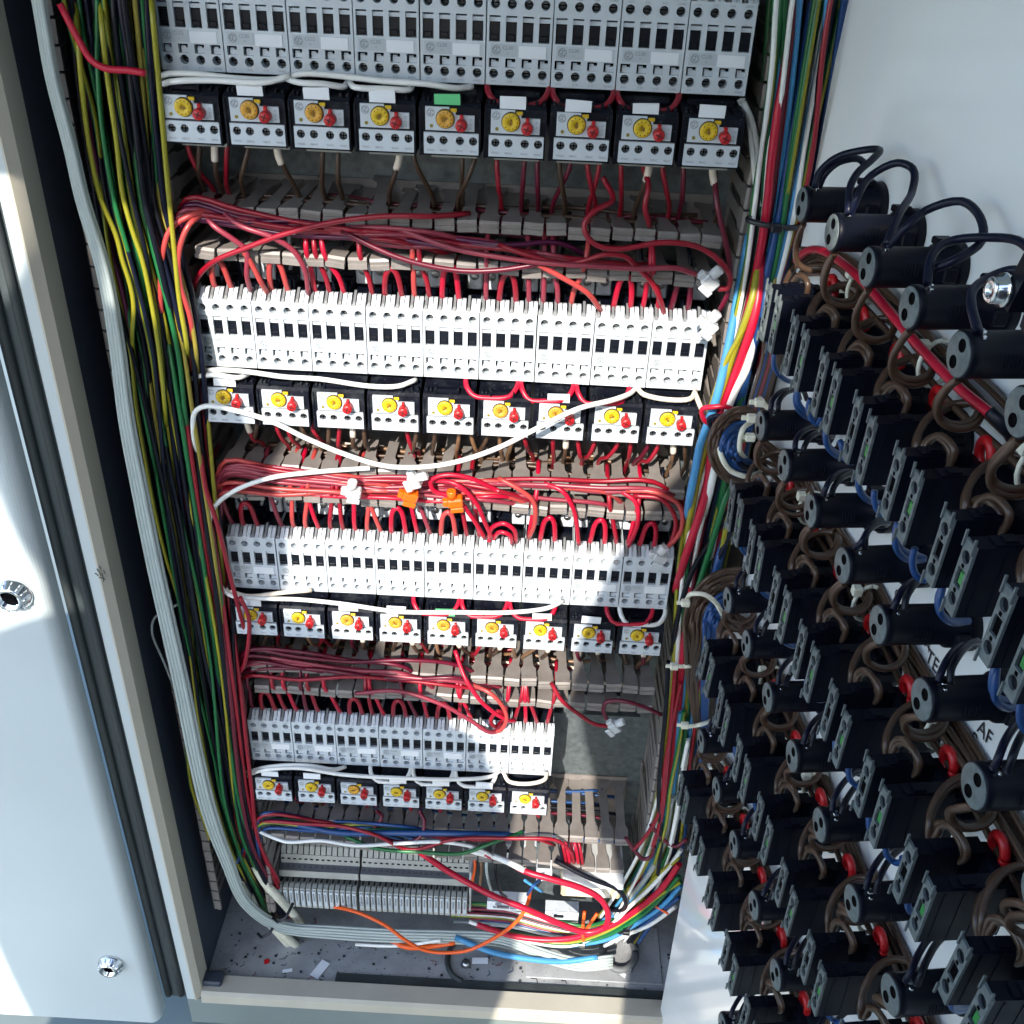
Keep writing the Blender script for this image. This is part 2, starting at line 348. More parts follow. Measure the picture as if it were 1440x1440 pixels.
# the neighbouring closed door on the left
door = empty('closed_cabinet', (-.4, -.04, -1.06)); tag(door, 'closed pale grey steel cabinet with round chrome locks left of the open one', 'cabinet')
def dpart(mb, name, m, par=None):
    o = mb.build(name, m); o.parent = par or door
    o.matrix_parent_inverse = (Matrix.Translation((.4, .04, 1.06)))
    return o
DY = -.072; X1 = -.1365
prof = [(-.75, -.050), (-.75, DY)] + [(X1-.011+.011*math.sin(t), DY+.011-.011*math.cos(t)) for t in np.linspace(0, math.pi/2, 8)] + [(X1, -.050)]
b = MB(); b.prism(prof, 'z', -1.062, .45); leaf = dpart(b, 'door', K['paint'])
for px, py, R in ((155, 1359, .0148), (17, 838, .0165)):
    q = at(px, py, DY-.004); lk = MB(); lk.lathe([(R, DY), (R, DY-.002), (R*.94, DY-.0035), (R*.72, DY-.0105), (R*.66, DY-.0115), (R*.52, DY-.0112), (R*.50, DY-.006), (R*.2, DY-.006)], 'y', (q[0], 0, q[2]), 28)
    for k in range(14):
        t = 2*math.pi*k/14; c_, s_ = math.cos(t), math.sin(t)
        lk.tube([(q[0]+R*.93*c_, DY-.004, q[2]+R*.93*s_), (q[0]+R*.74*c_, DY-.0102, q[2]+R*.74*s_)], .0008, 5)
    kk = lk; kk.lathe([(R*.5, DY-.0062), (R*.5, DY-.0068)], 'y', (q[0], 0, q[2]), 16, 1); kk.cbox(q[0]-R*.30, q[0]+R*.30, DY-.0105, DY-.0068, q[2]-R*.1, q[2]+R*.1, .0008, 1); L = lk.build('lock', [K['chrome'], K['void']]); L.parent = leaf; L.matrix_parent_inverse = leaf.matrix_parent_inverse @ Matrix.Identity(4) if False else Matrix.Identity(4)

# ================================================================== contactors and relays
OX = [.0019, .0016, .0004, -.0039]; RZ = [0, -.2252, -.4513, -.6798]; RN = [9, 9, 9, 7]; U = .045
PX = [.0057, .0169, .0281, .0393]
def emblem(mb, x, y, z, r, mi=0):
    q = 18
    for a, b_ in ((r, r*.86), (r*.74, r*.66)):
        vs = []
        for k in range(q):
            t = 2*math.pi*k/q; vs += [(x+a*math.cos(t), y, z+a*math.sin(t)), (x+b_*math.cos(t), y, z+b_*math.sin(t))]
        if a == r: mb.add(vs, [(2*k, 2*((k+1) % q), 2*((k+1) % q)+1, 2*k+1) for k in range(q)], mi)
    def stroke(pts, w_):
        P = np.array(pts); n_ = len(P); T = np.gradient(P, axis=0); N = np.stack([-T[:, 1], T[:, 0]], -1); N /= np.linalg.norm(N, axis=1)[:, None]+1e-9
        vs = [(x+p[0]*r, y, z+p[1]*r) for p in P+N*w_] + [(x+p[0]*r, y, z+p[1]*r) for p in P-N*w_]
        mb.add(vs, [(i, i+1, n_+i+1, n_+i) for i in range(n_-1)], mi)
    stroke([(-.05+.38*math.cos(t)-.22, .18+.42*math.sin(t)*(1 if t < 4 else .9)) for t in np.linspace(.6, 5.6, 14)], .07)
    stroke([(-.15, -.1), (-.1, -.45), (-.35, -.62), (-.62, -.4)], .06)
    stroke([(.26+.26*math.cos(t), .32+.24*math.sin(t)) for t in np.linspace(-.4, 4.4, 10)], .07)
    stroke([(.26+.33*math.cos(t), -.28+.32*math.sin(t)) for t in np.linspace(1.9, 6.6, 12)], .07)

def make_contactor():
    root = empty('contactor')
    b = MB(); z1 = .0575
    rects = [(x-.0037, x+.0037, .0275, .0437, .0065) for x in PX] + [(x-.0034, x+.0034, .0113, .0172, .005) for x in PX]
    circs = [(x, .0508, .0031) for x in PX] + [(x, .0072, .0031) for x in PX]
    b.plate(.0004, .0446, 0, z1, 0, rects, circs, mr=1, cd=.0075)
    a0, a1, y1 = .0004, .0446, .045
    b.add([(a0,0,0),(a1,0,0),(a1,y1,0),(a0,y1,0),(a0,0,z1),(a1,0,z1),(a1,y1,z1),(a0,y1,z1)], [(0,3,2,1),(4,5,6,7),(1,2,6,5),(2,3,7,6),(3,0,4,7)])
    for x in PX:
        b.box(x-.0037, x+.0037, .0018, .0064, .0398, .0424)
        b.box(x-.0020, x+.0034, .0022, .0049, .0113, .0146); b.box(x-.0020, x+.0010, .0030, .0049, .0146, .0156)
    b.box(.0215, .0219, -.0002, 0, .0178, .0262); b.box(.003, .0215, -.0002, 0, .0178, .0182)
    b.build('housing', [K['white'], K['void']], root, fix=False)
    b = MB(); b.box(.0004, .0446, .0455, .083, -.004, .056)
    for x0, x1 in ((.0006, .0128), (.0322, .0444)):
        b.cbox(x0, x1, .036, .083, .0622, .0795, .001)
    b.build('rear_base', K['white'], root)
    b = MB(); b.box(.0012, .0438, .0122, .0452, .0577, .0586); b.cbox(.013, .032, .034, .083, .0595, .077, .001); b.box(.0135, .0315, .031, .034, .0595, .069)  # first box: thin black sheet darkening the gap behind the terminal teeth
    for k in range(4): b.box(.0150+k*.0045, .0172+k*.0045, .027, .031, .0595, .0665)
    b.build('coil_block', K['black'], root)
    tm = sm = cm = None
    for i, x in enumerate(PX):
        if tm is None:
            t = MB(); pf = [(0, .0573), (.0008, .0586), (.0085, .0640), (.0120, .0640), (.0120, .0573)]
            t.prism(pf, 'x', -.0012, .0019); t.prism(pf, 'x', .0026, .0056); t.box(-.0008, .0052, .003, .011, .0573, .0602)
            tm = t.build('terminal_shroud', K['white'], root); tm.location.x = x
            t = MB(); t.prism([(.0012, .0577), (.003, .0600), (.0125, .0660), (.0150, .0655), (.0150, .0577)], 'x', -.0042, -.0022)
            sp = t.build('pole_separator', mat('grey_separator', (.16, .17, .18), .45, var=.1), root); sp.location.x = x
            t = MB(); t.box(-.0036, .0036, .0032, .0064, .0277, .0396); t.box(-.0026, .003, .0022, .0034, .0330, .0385); t.cbox(-.003, .0022, .0014, .0034, .0285, .0318, .0004); t.box(.0026, .0034, .0016, .0034, .0285, .0385)
            cm = t.build('contact_carrier', K['carrier'], root); cm.location.x = x
        else:
            for m_ in (tm, sp, cm): c = link_copy(m_, root); c.location.x = x
        for z in (.0508, .0072):
            if sm is None:
                t = MB(); t.lathe([(.0026, .0073), (.0026, .0066), (.0022, .0062), (.0004, .0062)], 'y', (0, 0, 0), 10)
                sm = t.build('terminal_screw', mat('dark_screw', (.16, .165, .17), .35, metal=.9), root); sm.location = (x, 0, z)
                t = MB(); t.box(-.0021, .0021, .0060, .0064, -.0004, .0004); so_ = t.build('screw_slot', K['void'], sm)
            else:
                c = link_copy(sm, root); c.location = (x, 0, z); link_copy(so_, c)
    fs = None
    for x in (.0068, .0382):
        if fs is None:
            t = MB(); t.lathe([(.0034, .0362), (.0034, .0352), (.0028, .0346), (.0004, .0346)], 'y', (0, 0, .0735), 12); t.box(-.0026, .0026, .0343, .0347, .0731, .0739); fs = t.build('clamp_screw', K['steel'], root); fs.location.x = x
        else: c = link_copy(fs, root); c.location.x = x
    b = MB(); b.box(.0032, .0212, -.0003, 0, .0184, .0262); b.build('nameplate', K['name'], root)
    b = MB(); b.box(.0224, .0410, -.0006, 0, .0180, .0255); b.build('write_on_label', K['label'], root)
    return root
def nameplate(txt):
    b = MB()
    emblem(b, .0072, -.0005, .0224, .0029, 1); put_text(b, txt, .0033, .0150, -.0005, .0238, 1); put_text(b, '10', .0016, .0150, -.0005, .0206, 1)
    for x, s_ in zip(PX, ('2-T1', '4-T2', '6-T3', '14-NO')): put_text(b, s_, .0019, x, -.0003, .0022, 1)
    for x, s_ in zip(PX, ('1-L1', '3-L2', '5-L3', '13-NO')): put_text(b, s_, .0019, x, -.0003, .0555, 1)
    return b
nm00 = nameplate('CL00').build('print', [K['name'], K['print']], fix=False); nm02 = nameplate('CL02').build('print', [K['name'], K['print']], fix=False)
con0 = make_contactor()
for r in range(4):
    for i in range(RN[r]):
        loc = (OX[r]+i*U, 0, RZ[r])
        if r == 0 and i == 0: c = con0; c.location = loc
        else: c = copy_tree(con0, loc, skip=('print',))
        src = nm02 if (r == 0 and i < 3) else nm00
        n_ = link_copy(src, c)
        c.rotation_euler = (random.uniform(-.006, .006), random.uniform(-.003, .003), random.uniform(-.006, .006))
        tag(c, 'white four pole contactor, %s in the %s row of contactors' % (nth(i, RN[r]), ROWN[r]), 'contactor', 'contactors in rows on the mounting plate')
bpy.data.objects.remove(nm00); bpy.data.objects.remove(nm02)

def make_relay():
    root = empty('overload_relay'); b = MB()
    b.prism([(-.0172, -.0445), (-.0172, -.0118), (-.0150, -.0098), (.0, -.0085), (.022, -.0015), (.083, -.0015), (.083, -.0475), (.012, -.0475), (.0, -.0445)], 'x', .0014, .0436)
    for x in (.0012, .0424):
        b.box(x, x+.0014, -.0186, -.0165, -.0445, -.0125)
    for x in (.003, .0062, .0356, .0405): b.cbox(x, x+.0022, -.0128, -.006, -.0102, -.0070, .0005)
    b.cbox(.006, .039, .004, .010, -.0085, -.0035, .0008)
    b.build('housing', K['dusty'], root)
    b = MB(); b.prism([(.0058, -.0272), (.0395, -.0272), (.0395, -.0168), (.0265, -.0168), (.0265, -.0148), (.0222, -.0148), (.0222, -.0118), (.0058, -.0118)], 'y', -.0192, -.0170)
    fp = b.build('faceplate', K['white'], root)
    b = MB(); emblem(b, .0094, -.01945, -.0156, .0027)
    for s_, z in (('M', -.0195), ('A', -.0225), ('O', -.0250)): put_text(b, s_, .0018, .0372, -.01945, z)
    put_text(b, 'TEST', .0014, .0345, -.01945, -.0262)
    b.build('print', K['print'], fp, fix=False)
    b = MB(); b.lathe([(.0012, -.0193), (.0012, -.0197), (.0006, -.0197), (.0006, -.0195)], 'y', (.0100, 0, -.0243), 10); b.build('trip_flag', mat('olive_flag', (.25, .20, .02), .5), root)
    d = MB(); d.lathe([(.0066, -.0190), (.0066, -.0197), (.0062, -.0197)], 'y', (.0195, 0, -.0193), 20, 1); d.lathe([(.0061, -.0197), (.0060, -.0214), (.0056, -.0218), (.0018, -.0218), (.0015, -.0208), (.0005, -.0208)], 'y', (.0195, 0, -.0193), 20, 0)
    for k in range(9):
        t = -2.4+k*.6; d.box(.0195+.0046*math.cos(t)-.0003, .0195+.0046*math.cos(t)+.0003, -.0219, -.0217, -.0193+.0046*math.sin(t)-.0004, -.0193+.0046*math.sin(t)+.0004, 1)
    di = d.build('dial', [K['yellow'], K['ink']], root)
    t = MB(); t.prism([(-.0022, -.0006), (.0006, -.0006), (.0006, -.0012), (.0024, 0), (.0006, .0012), (.0006, .0006), (-.0022, .0006)], 'y', -.0220, -.0217); to = t.build('dial_arrow', mat('dial_mark', (.20, .10, .01), .5), di); to.location = (.0195, 0, -.0193)
    d = MB(); d.lathe([(.0040, -.0190), (.0039, -.0258), (.0034, -.0266), (.0004, -.0266)], 'y', (.0308, 0, -.0226), 14); d.cbox(.0296, .0320, -.0225, -.0190, -.0194, -.0160, .0005)
    rk = d.build('reset_knob', K['redk'], root)
    t = MB(); t.box(-.0027, .0027, -.0268, -.0265, -.0004, .0004); t.box(-.0004, .0004, -.02685, -.0265, -.0024, .0024); to = t.build('knob_slot', mat('dark_red_slot', (.08, .002, .004), .6), rk); to.location = (.0308, 0, -.0226); to.rotation_euler.y = .35
    b = MB(); hx = (.0093, .0183, .0296, .0388)
    b.plate(.0046, .0426, -.0428, -.0286, -.0197, (), [(x, -.0336, .0029) for x in hx], mr=1, cd=.004)
    b.add([(.0046,-.0197,-.0428),(.0426,-.0197,-.0428),(.0426,-.0168,-.0428),(.0046,-.0168,-.0428),(.0046,-.0197,-.0286),(.0426,-.0197,-.0286),(.0426,-.0168,-.0286),(.0046,-.0168,-.0286)], [(0,3,2,1),(4,5,6,7),(1,2,6,5),(3,0,4,7)])
    st = b.build('terminal_strip', [K['white'], K['void']], root, fix=False)
    b = MB()
    for x, s_ in zip(hx, ('97NO', '98NO', '95NC', '96NC')): put_text(b, s_, .0021, x, -.0199, -.0404)
    b.build('print', K['print'], st, fix=False)
    s0 = None
    for k, x in enumerate(hx):
        if s0 is None:
            t = MB(); t.lathe([(.0025, -.0157), (.0025, -.0174), (.0022, -.0178), (.0005, -.0178)], 'y', (0, 0, -.0336), 10); t.box(-.0022, .0022, -.0181, -.0177, -.03395, -.03325, 1); t.box(-.00035, .00035, -.0181, -.0177, -.0355, -.0317, 1); s0 = t.build('terminal_screw', [mat('relay_screw', (.14, .145, .15), .35, metal=.8), K['void']], root); s0.location.x = x
        else: c = link_copy(s0, root); c.location.x = x
    b = MB(); b.box(.0075, .0400, .002, .05, -.0505, -.0476); b.build('lower_terminals', K['term'], root)
    return root
def tag_mesh(m, nm):
    b = MB(); b.box(-.0089, .0089, -.0006, .0006, -.0042, .0042); return b.build(nm, m)
tagw = tag_mesh(K['label'], 'tag'); tagg = tag_mesh(K['green'], 'tag')
b = MB(); b.box(-.0095, .0095, -.003, .0, -.0012, .0008); b.box(-.0098, -.0084, -.0045, .003, -.002, .0022); b.box(.0084, .0098, -.0045, .003, -.002, .0022); b.box(-.0095, .0095, .0025, .004, -.002, .0012); clip0 = b.build('tag_clip', K['black'])
b = MB(); b.cbox(-.0022, .0022, -.0008, .0008, -.0012, .0012, .0003); yl0 = b.build('dial_lever', K['yellow'])
rel0 = make_relay()
TAGS = ['NWWWGWWWW', 'WNNNNNWNN', 'WNWWGNWWN', 'WWNWWWN']
for r in range(4):
    for i in range(RN[r]):
        loc = (OX[r]+i*U-(.0005 if r else 0), (-.0025 if r == 0 else .004), RZ[r])
        if r == 0 and i == 0: c = rel0; c.location = loc
        else: c = copy_tree(rel0, loc, skip=('tag', 'tag_clip', 'dial_lever'))
        k = TAGS[r][i]
        cl = link_copy(clip0, c); cl.location = (.0205, -.0115, -.0075)
        if k != 'N':
            t = link_copy(tagg if k == 'G' else tagw, c); t.location = (.0205+random.uniform(-.0006, .0006), -.0158, -.0078+random.uniform(-.0005, .0005)); t.rotation_euler = (random.uniform(-.15, .12), random.uniform(-.05, .05), 0)
            if k == 'G': t['label'] = 'green tag'
        yl = link_copy(yl0, c); yl.location = (.0252, -.0188, -.0137)
        for ch in c.children:
            if ch.name.startswith('dial') and not ch.name.startswith('dial_'):
                if random.random() < .45: ch.material_slots[0].link = 'OBJECT'; ch.material_slots[0].material = K['gold']
                for gch in ch.children: gch.rotation_euler.y = random.uniform(-1.4, 1.8)
        tagtxt = {'N': 'no tag', 'W': 'white tag', 'G': 'bright green tag'}[k]
        tag(c, 'black overload relay with %s, %s in the %s relay row' % (tagtxt, nth(i, RN[r]), ROWN[r]), 'relay', 'overload relays under the contactors')
        c.rotation_euler = (random.uniform(-.006, .006), random.uniform(-.004, .004), random.uniform(-.008, .008))
for o in (tagw, tagg, clip0, yl0): bpy.data.objects.remove(o)
# DIN rails
for r in range(4):
    b = MB(); zc = RZ[r]+.028
    b.prism([(.0848, zc-.0125), (.0775, zc-.0125), (.0775, zc-.0175), (.0765, zc-.0175), (.0765, zc-.0115), (.0838, zc-.0115), (.0838, zc+.0115), (.0765, zc+.0115), (.0765, zc+.0175), (.0775, zc+.0175), (.0775, zc+.0125), (.0848, zc+.0125)], 'x', .0, .408)
    cpart(b, 'mounting_rail', K['galv'])

# ================================================================== slotted wiring ducts
fm = MB()
fm.prism([(-.0083, .0835), (-.0083, .072), (-.0060, .069), (-.0047, .066), (-.0047, .022), (-.0050, .0185), (-.0073, .0135), (-.0073, .002), (.0073, .002), (.0073, .0135), (.0050, .0185), (.0047, .022), (.0047, .066), (.0060, .069), (.0083, .072), (.0083, .0835)], 'z', -.0007, .0007)
fm.prism([(.003, .00085), (-.001, .00085), (-.0024, -.0012), (-.0016, -.0038), (-.0028, -.0044), (-.0022, -.0082), (.001, -.0082), (.003, -.001)], 'x', -.0073, .0073)
finger0 = fm.build('finger', K['grey'])
def duct(label, zu, zl, x0, x1, tilt=0, tu=0, mess=1.0):
    root = empty('wire_duct', (x0, .0845, (zu+zl)/2)); tag(root, label, 'wire duct', 'slotted grey wiring ducts')
    n_ = int((x1-x0)/.0166)
    for k in range(n_):
        for z, tl in ((zu, tu), (zl, tilt)):
            f = link_copy(finger0, root); zz = z + tl*k/n_ - (zu+zl)/2 + random.uniform(-.0010, .0010)*mess
            f.location = (.0083+k*.0166, -.0845, zz)
            a = random.gauss(0, .018)*mess
            if random.random() < .25*mess: a += random.uniform(-.06, .07)
            f.rotation_euler = (a, random.gauss(0, .03)*mess, random.gauss(0, .024)*mess)
            f.location.z += math.sin(a)*.08*0
    b = MB(); b.box(0, x1-x0, -.0018, 0, zl+min(0, tilt)-(zu+zl)/2-.001, zu-(zu+zl)/2+.001); b.build('base_channel', K['grey'], root)
    return root
duct('slotted grey wiring duct under the top row of relays', -.0925, -.1265, .008, .408, -.003, -.006, 1.5)
duct('slotted wiring duct full of red wires above the third contactor row', -.3145, -.3420, .008, .408, -.001, -.006, 2.0)
duct('slotted grey wiring duct under the third row of relays', -.544, -.573, .008, .408, 0, -.004, 1.5)
duct('slotted grey wiring duct above the terminal strip at the bottom', -.767, -.796, .004, .404, -.030, -.006)
def vduct(label, xa, xb, z0, z1, only=None):
    root = empty('wire_duct', ((xa+xb)/2, .0845, z0)); tag(root, label, 'wire duct', 'slotted grey wiring ducts')
    n_ = int((z1-z0)/.0178)
    for k in range(n_):
        for x, sg in ((xa, -1), (xb, 1)):
            if only is not None and sg not in only: continue
            f = link_copy(finger0, root); f.location = (x-(xa+xb)/2, -.0745, .009+k*.0178)
            f.rotation_euler = (0, sg*math.pi/2+random.gauss(0, .02), 0); f.rotation_euler.z = random.gauss(0, .02)
            f.scale = (1.07, 1, 1)
    b = MB(); b.box(xa-(xa+xb)/2, xb-(xa+xb)/2, -.0018, 0, 0, z1-z0); b.build('base_channel', K['grey'], root)
vduct('tall upright slotted duct packed with green, yellow and black wires on the left', -.079, -.0065, -.95, .2)
vduct('tall upright slotted duct beside the swung out button panel', .4205, .49, -.90, .2)
bpy.data.objects.remove(finger0)

# ================================================================== terminal strip
ts = empty('terminal_strip', (-.004, .03, -.95)); tag(ts, 'row of narrow grey rail terminals at the bottom of the cabinet', 'terminal strip')
NT = 33; pitch = .00688; b = MB()
pf = [(.053, .078), (.026, .065), (.020, .0565), (.0165, .0452), (.005, .0450), (.004, .0362), (.010, .0342), (.0105, .0290), (-.004, .0338), (-.0105, .0335), (-.012, .0), (.053, -.005)]
b.prism(pf, 'x', .0005, .0060); b.box(.0012, .0053, -.0128, -.0105, .005, .0315, 1)
tm0 = b.build('terminal', [K['term'], K['name']], ts)
b = MB(); b.box(-.0008, .0008, -.0003, .0003, -.0065, .0065); mk0 = b.build('marker', K['print'], tm0); mk0.location = (.0032, -.01305, .021)
b = MB(); b.box(-.0013, .0013, -.004, .004, -.0002, .0003); md0 = b.build('mid_slot', K['carrier'], tm0); md0.location = (.0032, .003, .0318); md0.rotation_euler.x = -.32
def tx(k): return k*pitch+(.002 if k > 13 else 0)
for k in range(NT):
    c = tm0 if k == 0 else link_copy(tm0, ts); c.location.x = tx(k)
    if k:
        for h in (mk0, md0): link_copy(h, c)
hole = None; K['stripdark'] = mat('dark_marker_strip', (.15, .16, .18), .5, var=.1)
for k0, k1 in ((0, 14), (14, NT)):
    xa, xb = tx(k0)+.0002, tx(k1-1)+.0064
    b = MB(); b.prism([(.0203, .0570), (.0163, .0455), (.0155, .0457), (.0195, .0574)], 'x', xa, xb); o = b.build('screw_row', K['term'], ts)
    for k in range(k0, k1):
        if hole is None:
            b = MB(); b.lathe([(.0019, -.0004), (.0019, .0004), (.0012, .0004), (.0012, .0)], 'y', (0, 0, 0), 10); hole = b.build('dark_hole_disc', K['void'], o)  # raised black disc in place of a screw hole
        else: link_copy(hole, o)
        h = o.children[-1] if False else [x for x in bpy.data.objects if x.parent == o][-1] if False else None
    hs = [x for x in COL.objects if x.parent == o]
    for k, h in zip(range(k0, k1), hs): h.location = (tx(k)+.0032, .0174, .0514); h.rotation_euler.x = .33
    b = MB(); b.prism([(.0160, .0462), (.0055, .0460), (.0055, .0451), (.0160, .0453)], 'x', xa, xb); o2 = b.build('number_strip', K['stripdark'], ts)
    b = MB()
    for k in range(k0, k1): put_text(b, str(k+1), .0052, tx(k)+.0032, 0, 0)
    t_ = b.build('numbering', K['label'] if False else K['ink'], o2, fix=False); t_.location = (0, .0106, .0465); t_.rotation_euler.x = -math.pi/2
    b = MB(); b.prism([(.0050, .0462), (.0040, .0362), (.0033, .0363), (.0044, .0463)], 'x', xa, xb); b.build('ledge_strip', K['term'], ts)
b = MB(); b.box(-.004, .232, .045, .052, .015, .05); b.build('mounting_rail', K['galv'], ts)
b = MB(); b.cbox(NT*pitch+.003, NT*pitch+.0055, -.006, .03, .0, .074, .0008); b.build('end_plate', K['clear'], ts)

# clear topped device and small white terminals at the right of the strip
q = at(832, 1246, -.004)
dv = empty('rail_device', (q[0], -.004, q[2])); tag(dv, 'beige rail mounted device with clear cover and printed label beside the bottom right duct', 'device')
b = MB(); b.cbox(-.034, .034, .0, .05, -.022, .016, .002); b.build('housing', mat('beige_device', (.50, .44, .30), .5, var=.08, scale=60, dirt=.3), dv)
b = MB(); b.prism([(-.004, .006), (-.012, .012), (-.010, .020), (.02, .026), (.05, .026), (.05, .017), (0, .0165)], 'x', -.034, .034); b.build('cover', K['clear'], dv)
b = MB(); b.box(-.028, .022, -.0008, 0, -.018, .006, 0)
for z in (.002, -.003, -.008): put_text(b, 'OUT 24 V DC  L N', .0045, -.003, -.001, z, 1)
put_text(b, 'CAUTION', .0045, -.003, -.001, -.0135, 2); b.build('rating_label', [mat('cream_label', (.74, .72, .58), .5), K['print'], K['redk']], dv, fix=False)
for k in range(5): b = MB(); b.lathe([(.0024, .001), (.0024, -.001), (.0004, -.001)], 'y', (-.026+k*.012, 0, .0105), 10); b.build('terminal_screw', K['steel'], dv)
for i, (px, py, wd, hh, cl, lab) in enumerate(((715, 1197, .010, .012, 'label', 'small white rail module with a black lever by the lower duct'), (745, 1200, .007, .014, 'white', 'small white terminal block left of the beige device'), (765, 1232, .009, .009, 'label', 'pale square terminal block below the white rail module'), (797, 1202, .010, .010, 'white', 'white relay socket tucked above the clear covered device'), (790, 1288, .020, .007, 'white', 'low white terminal rail crossed by the thick red cable'), (713, 1275, .024, .007, 'label', 'cream terminal bar behind the orange wire'))):
    q = at(px, py, .02); t = empty('terminal_block', (q[0], .02, q[2])); tag(t, lab, 'terminal block')
    b = MB(); b.plate(-wd, wd, -hh, hh, 0, [(-wd*.7, -wd*.15, -hh*.6, hh*.1), (wd*.15, wd*.7, -hh*.6, hh*.1)], [(-wd*.42, hh*.55, wd*.18), (wd*.42, hh*.55, wd*.18)], depth=.005, mr=1)
    b.add([(-wd,0,-hh),(wd,0,-hh),(wd,.016,-hh),(-wd,.016,-hh),(-wd,0,hh),(wd,0,hh),(wd,.016,hh),(-wd,.016,hh)], [(0,3,2,1),(4,5,6,7),(1,2,6,5),(3,0,4,7)]); b.build('housing', [K[cl], K['carrier']], t, fix=False)
    b = MB(); b.cbox(-wd*.5, wd*.1, -.004, .0, hh*.1, hh*.35, .001); b.build('lever', K['grey'] if i % 2 else K['black'], t)

# loose scraps on the cabinet floor
for px, py, sx, sy, a, m_, lab in ((450, 1363, .006, .012, -.5, 'label', 'white label scrap lying left of the black floor strip'), (675, 1351, .010, .004, .03, 'label', 'white paper scrap by the dark grommet on the floor'), (868, 1371, .010, .0045, -.3, 'label', 'white paper strip at the sunlit right end of the floor'), (375, 1352, .003, .003, .3, 'redk', 'tiny red plastic scrap on the dirty floor'), (404, 1365, .006, .002, .2, 'label', 'thin torn pale shred on the dirty floor'), (312, 1369, .004, .006, .2, 'grey', 'small grey chip near the left floor corner')):
    p = atz(px, py, -1.039); b = MB(); b.add([(-sx,-sy,0),(sx,-sy,.0006),(sx,sy,.0012),(-sx,sy,.0004),(-sx,-sy,.0005),(sx,-sy,.0011),(sx,sy,.0017),(-sx,sy,.0009)], [(0,3,2,1),(4,5,6,7),(0,1,5,4),(1,2,6,5),(2,3,7,6),(3,0,4,7)])
    tag(b.build('paper_scrap' if m_ == 'label' else 'plastic_scrap', K[m_], None, (p[0], p[1], -1.0398), a), lab, 'scrap')

b = MB()
for px, py, dx, dy in ((136, 800, 6, 10), (139, 812, 9, 3), (143, 806, 3, 12), (133, 806, 5, 4), (145, 802, 3, 5), (140, 796, 2, 6)):
    p = at(px, py, FY-.0016); q = at(px+dx, py+dy, FY-.0016); b.tube([p, (p+q)/2+np.array([.0004, 0, .0003]), q], .0004, 5)
cpart(b, 'scuff', K['rubber'])
b = MB()
for k in range(260):
    x = random.uniform(-.085, .495); y = random.uniform(-.045, .06); s_ = random.choice([.0006, .0008, .001, .0016]); a_ = random.uniform(0, 3)
    if random.random() < .75: b.box(x-s_, x+s_, y-s_*.7, y+s_*.7, -1.0405, -1.0405+s_, random.randint(0, 2))
    else: L_ = random.uniform(.003, .007); b.tube([(x, y, -1.0397), (x+L_*math.cos(a_), y+L_*math.sin(a_)*.8, -1.0392), (x+1.7*L_*math.cos(a_+.6), y+1.7*L_*math.sin(a_+.6)*.8, -1.0396)], .0004, 5, random.randint(0, 4))
db = b.build('debris', [K['ink'], K['rubber'], K['inner'], WM['red'], WM['blue']], fix=False); db['kind'] = 'stuff'; tag(db, 'black crumbs and wire clippings strewn over the dirty cabinet floor', 'debris')

# ================================================================== wires
def interp(kn, y, c): return float(np.interp(y, [k[0] for k in kn], [k[c] for k in kn]))
def bundle(kn, specs, where, wander=.05, step=70, cat='wire', stuff=False):
    """specs: (t, colour, radius, Y, y0, y1): wires running down between two boundary lines"""
    cnt = {}
    for (t, col, r, Y, y0, y1) in sorted(specs):
        ph = random.uniform(0, 6.28); ph2 = random.uniform(0, 6.28); fq = random.uniform(.004, .008); pts = []
        ys = list(np.arange(y0, y1, step)) + [y1]
        for y in ys:
            tt = t + wander*math.sin(ph+fq*y) + wander*.5*math.sin(ph2+fq*2.3*y)
            xl, xr = interp(kn, y, 1), interp(kn, y, 2)
            Yk = Y + interp(kn, y, 3) + .006*math.sin(ph2+fq*1.4*y)
            if y > y1-step*1.2 and y1 < 1200: Yk += .035*(1-(y1-y)/(step*1.2))
            if y < y0+step*1.2 and y0 > 0: Yk += .035*(1-(y-y0)/(step*1.2))
            pts.append((xl+(xr-xl)*min(1.02, max(-.02, tt)), y, Yk))
        k = cnt.get(col, 0); cnt[col] = k+1
        nm = '%s wire, %s of its colour from left, %s' % (WORD[col], ORD[min(k, 9)], where)
        wpx(pts, col, r, nm, cat=cat, group='%s wires %s' % (WORD[col], where), step=.014, n=7, stuff=stuff)
LK = [(-60, 84, 208, 0), (0, 92, 213, 0), (100, 106, 221, 0), (200, 122, 229, 0), (300, 138, 240, 0), (400, 160, 268, 0), (500, 182, 284, 0), (600, 198, 292, 0), (700, 216, 304, 0), (800, 236, 318, 0), (900, 256, 330, 0), (1000, 272, 343, 0), (1100, 290, 352, 0), (1180, 312, 362, .01), (1240, 345, 392, .03), (1290, 368, 410, .04)]
sp = []
for k in range(20): sp.append(((k+.5)/20, random.choice(['black', 'black', 'navy', 'navy']), .0021, .022+random.uniform(0, .03), -60, random.choice([1290, 1240, 1180, 900, 1290])))
for k in range(12): sp.append(((k+.5)/12, random.choice(['black', 'navy', 'black', 'darkgreen']), .0020, .002+random.uniform(-.004, .014), -60, random.choice([1290, 1100, 820, 1290])))
bundle(LK, sp, 'in the left upright duct', .05, stuff=True)
sp = [((k+.5)/16, ['gy', 'black', 'gn', 'navy', 'olive', 'gn', 'black', 'red'][k % 8], .0017, -.012+random.uniform(-.008, .012), -60, random.choice([1290, 1240, 1290, 960])) for k in range(16)]
bundle(LK, sp, 'in the left upright duct', .09, stuff=True)
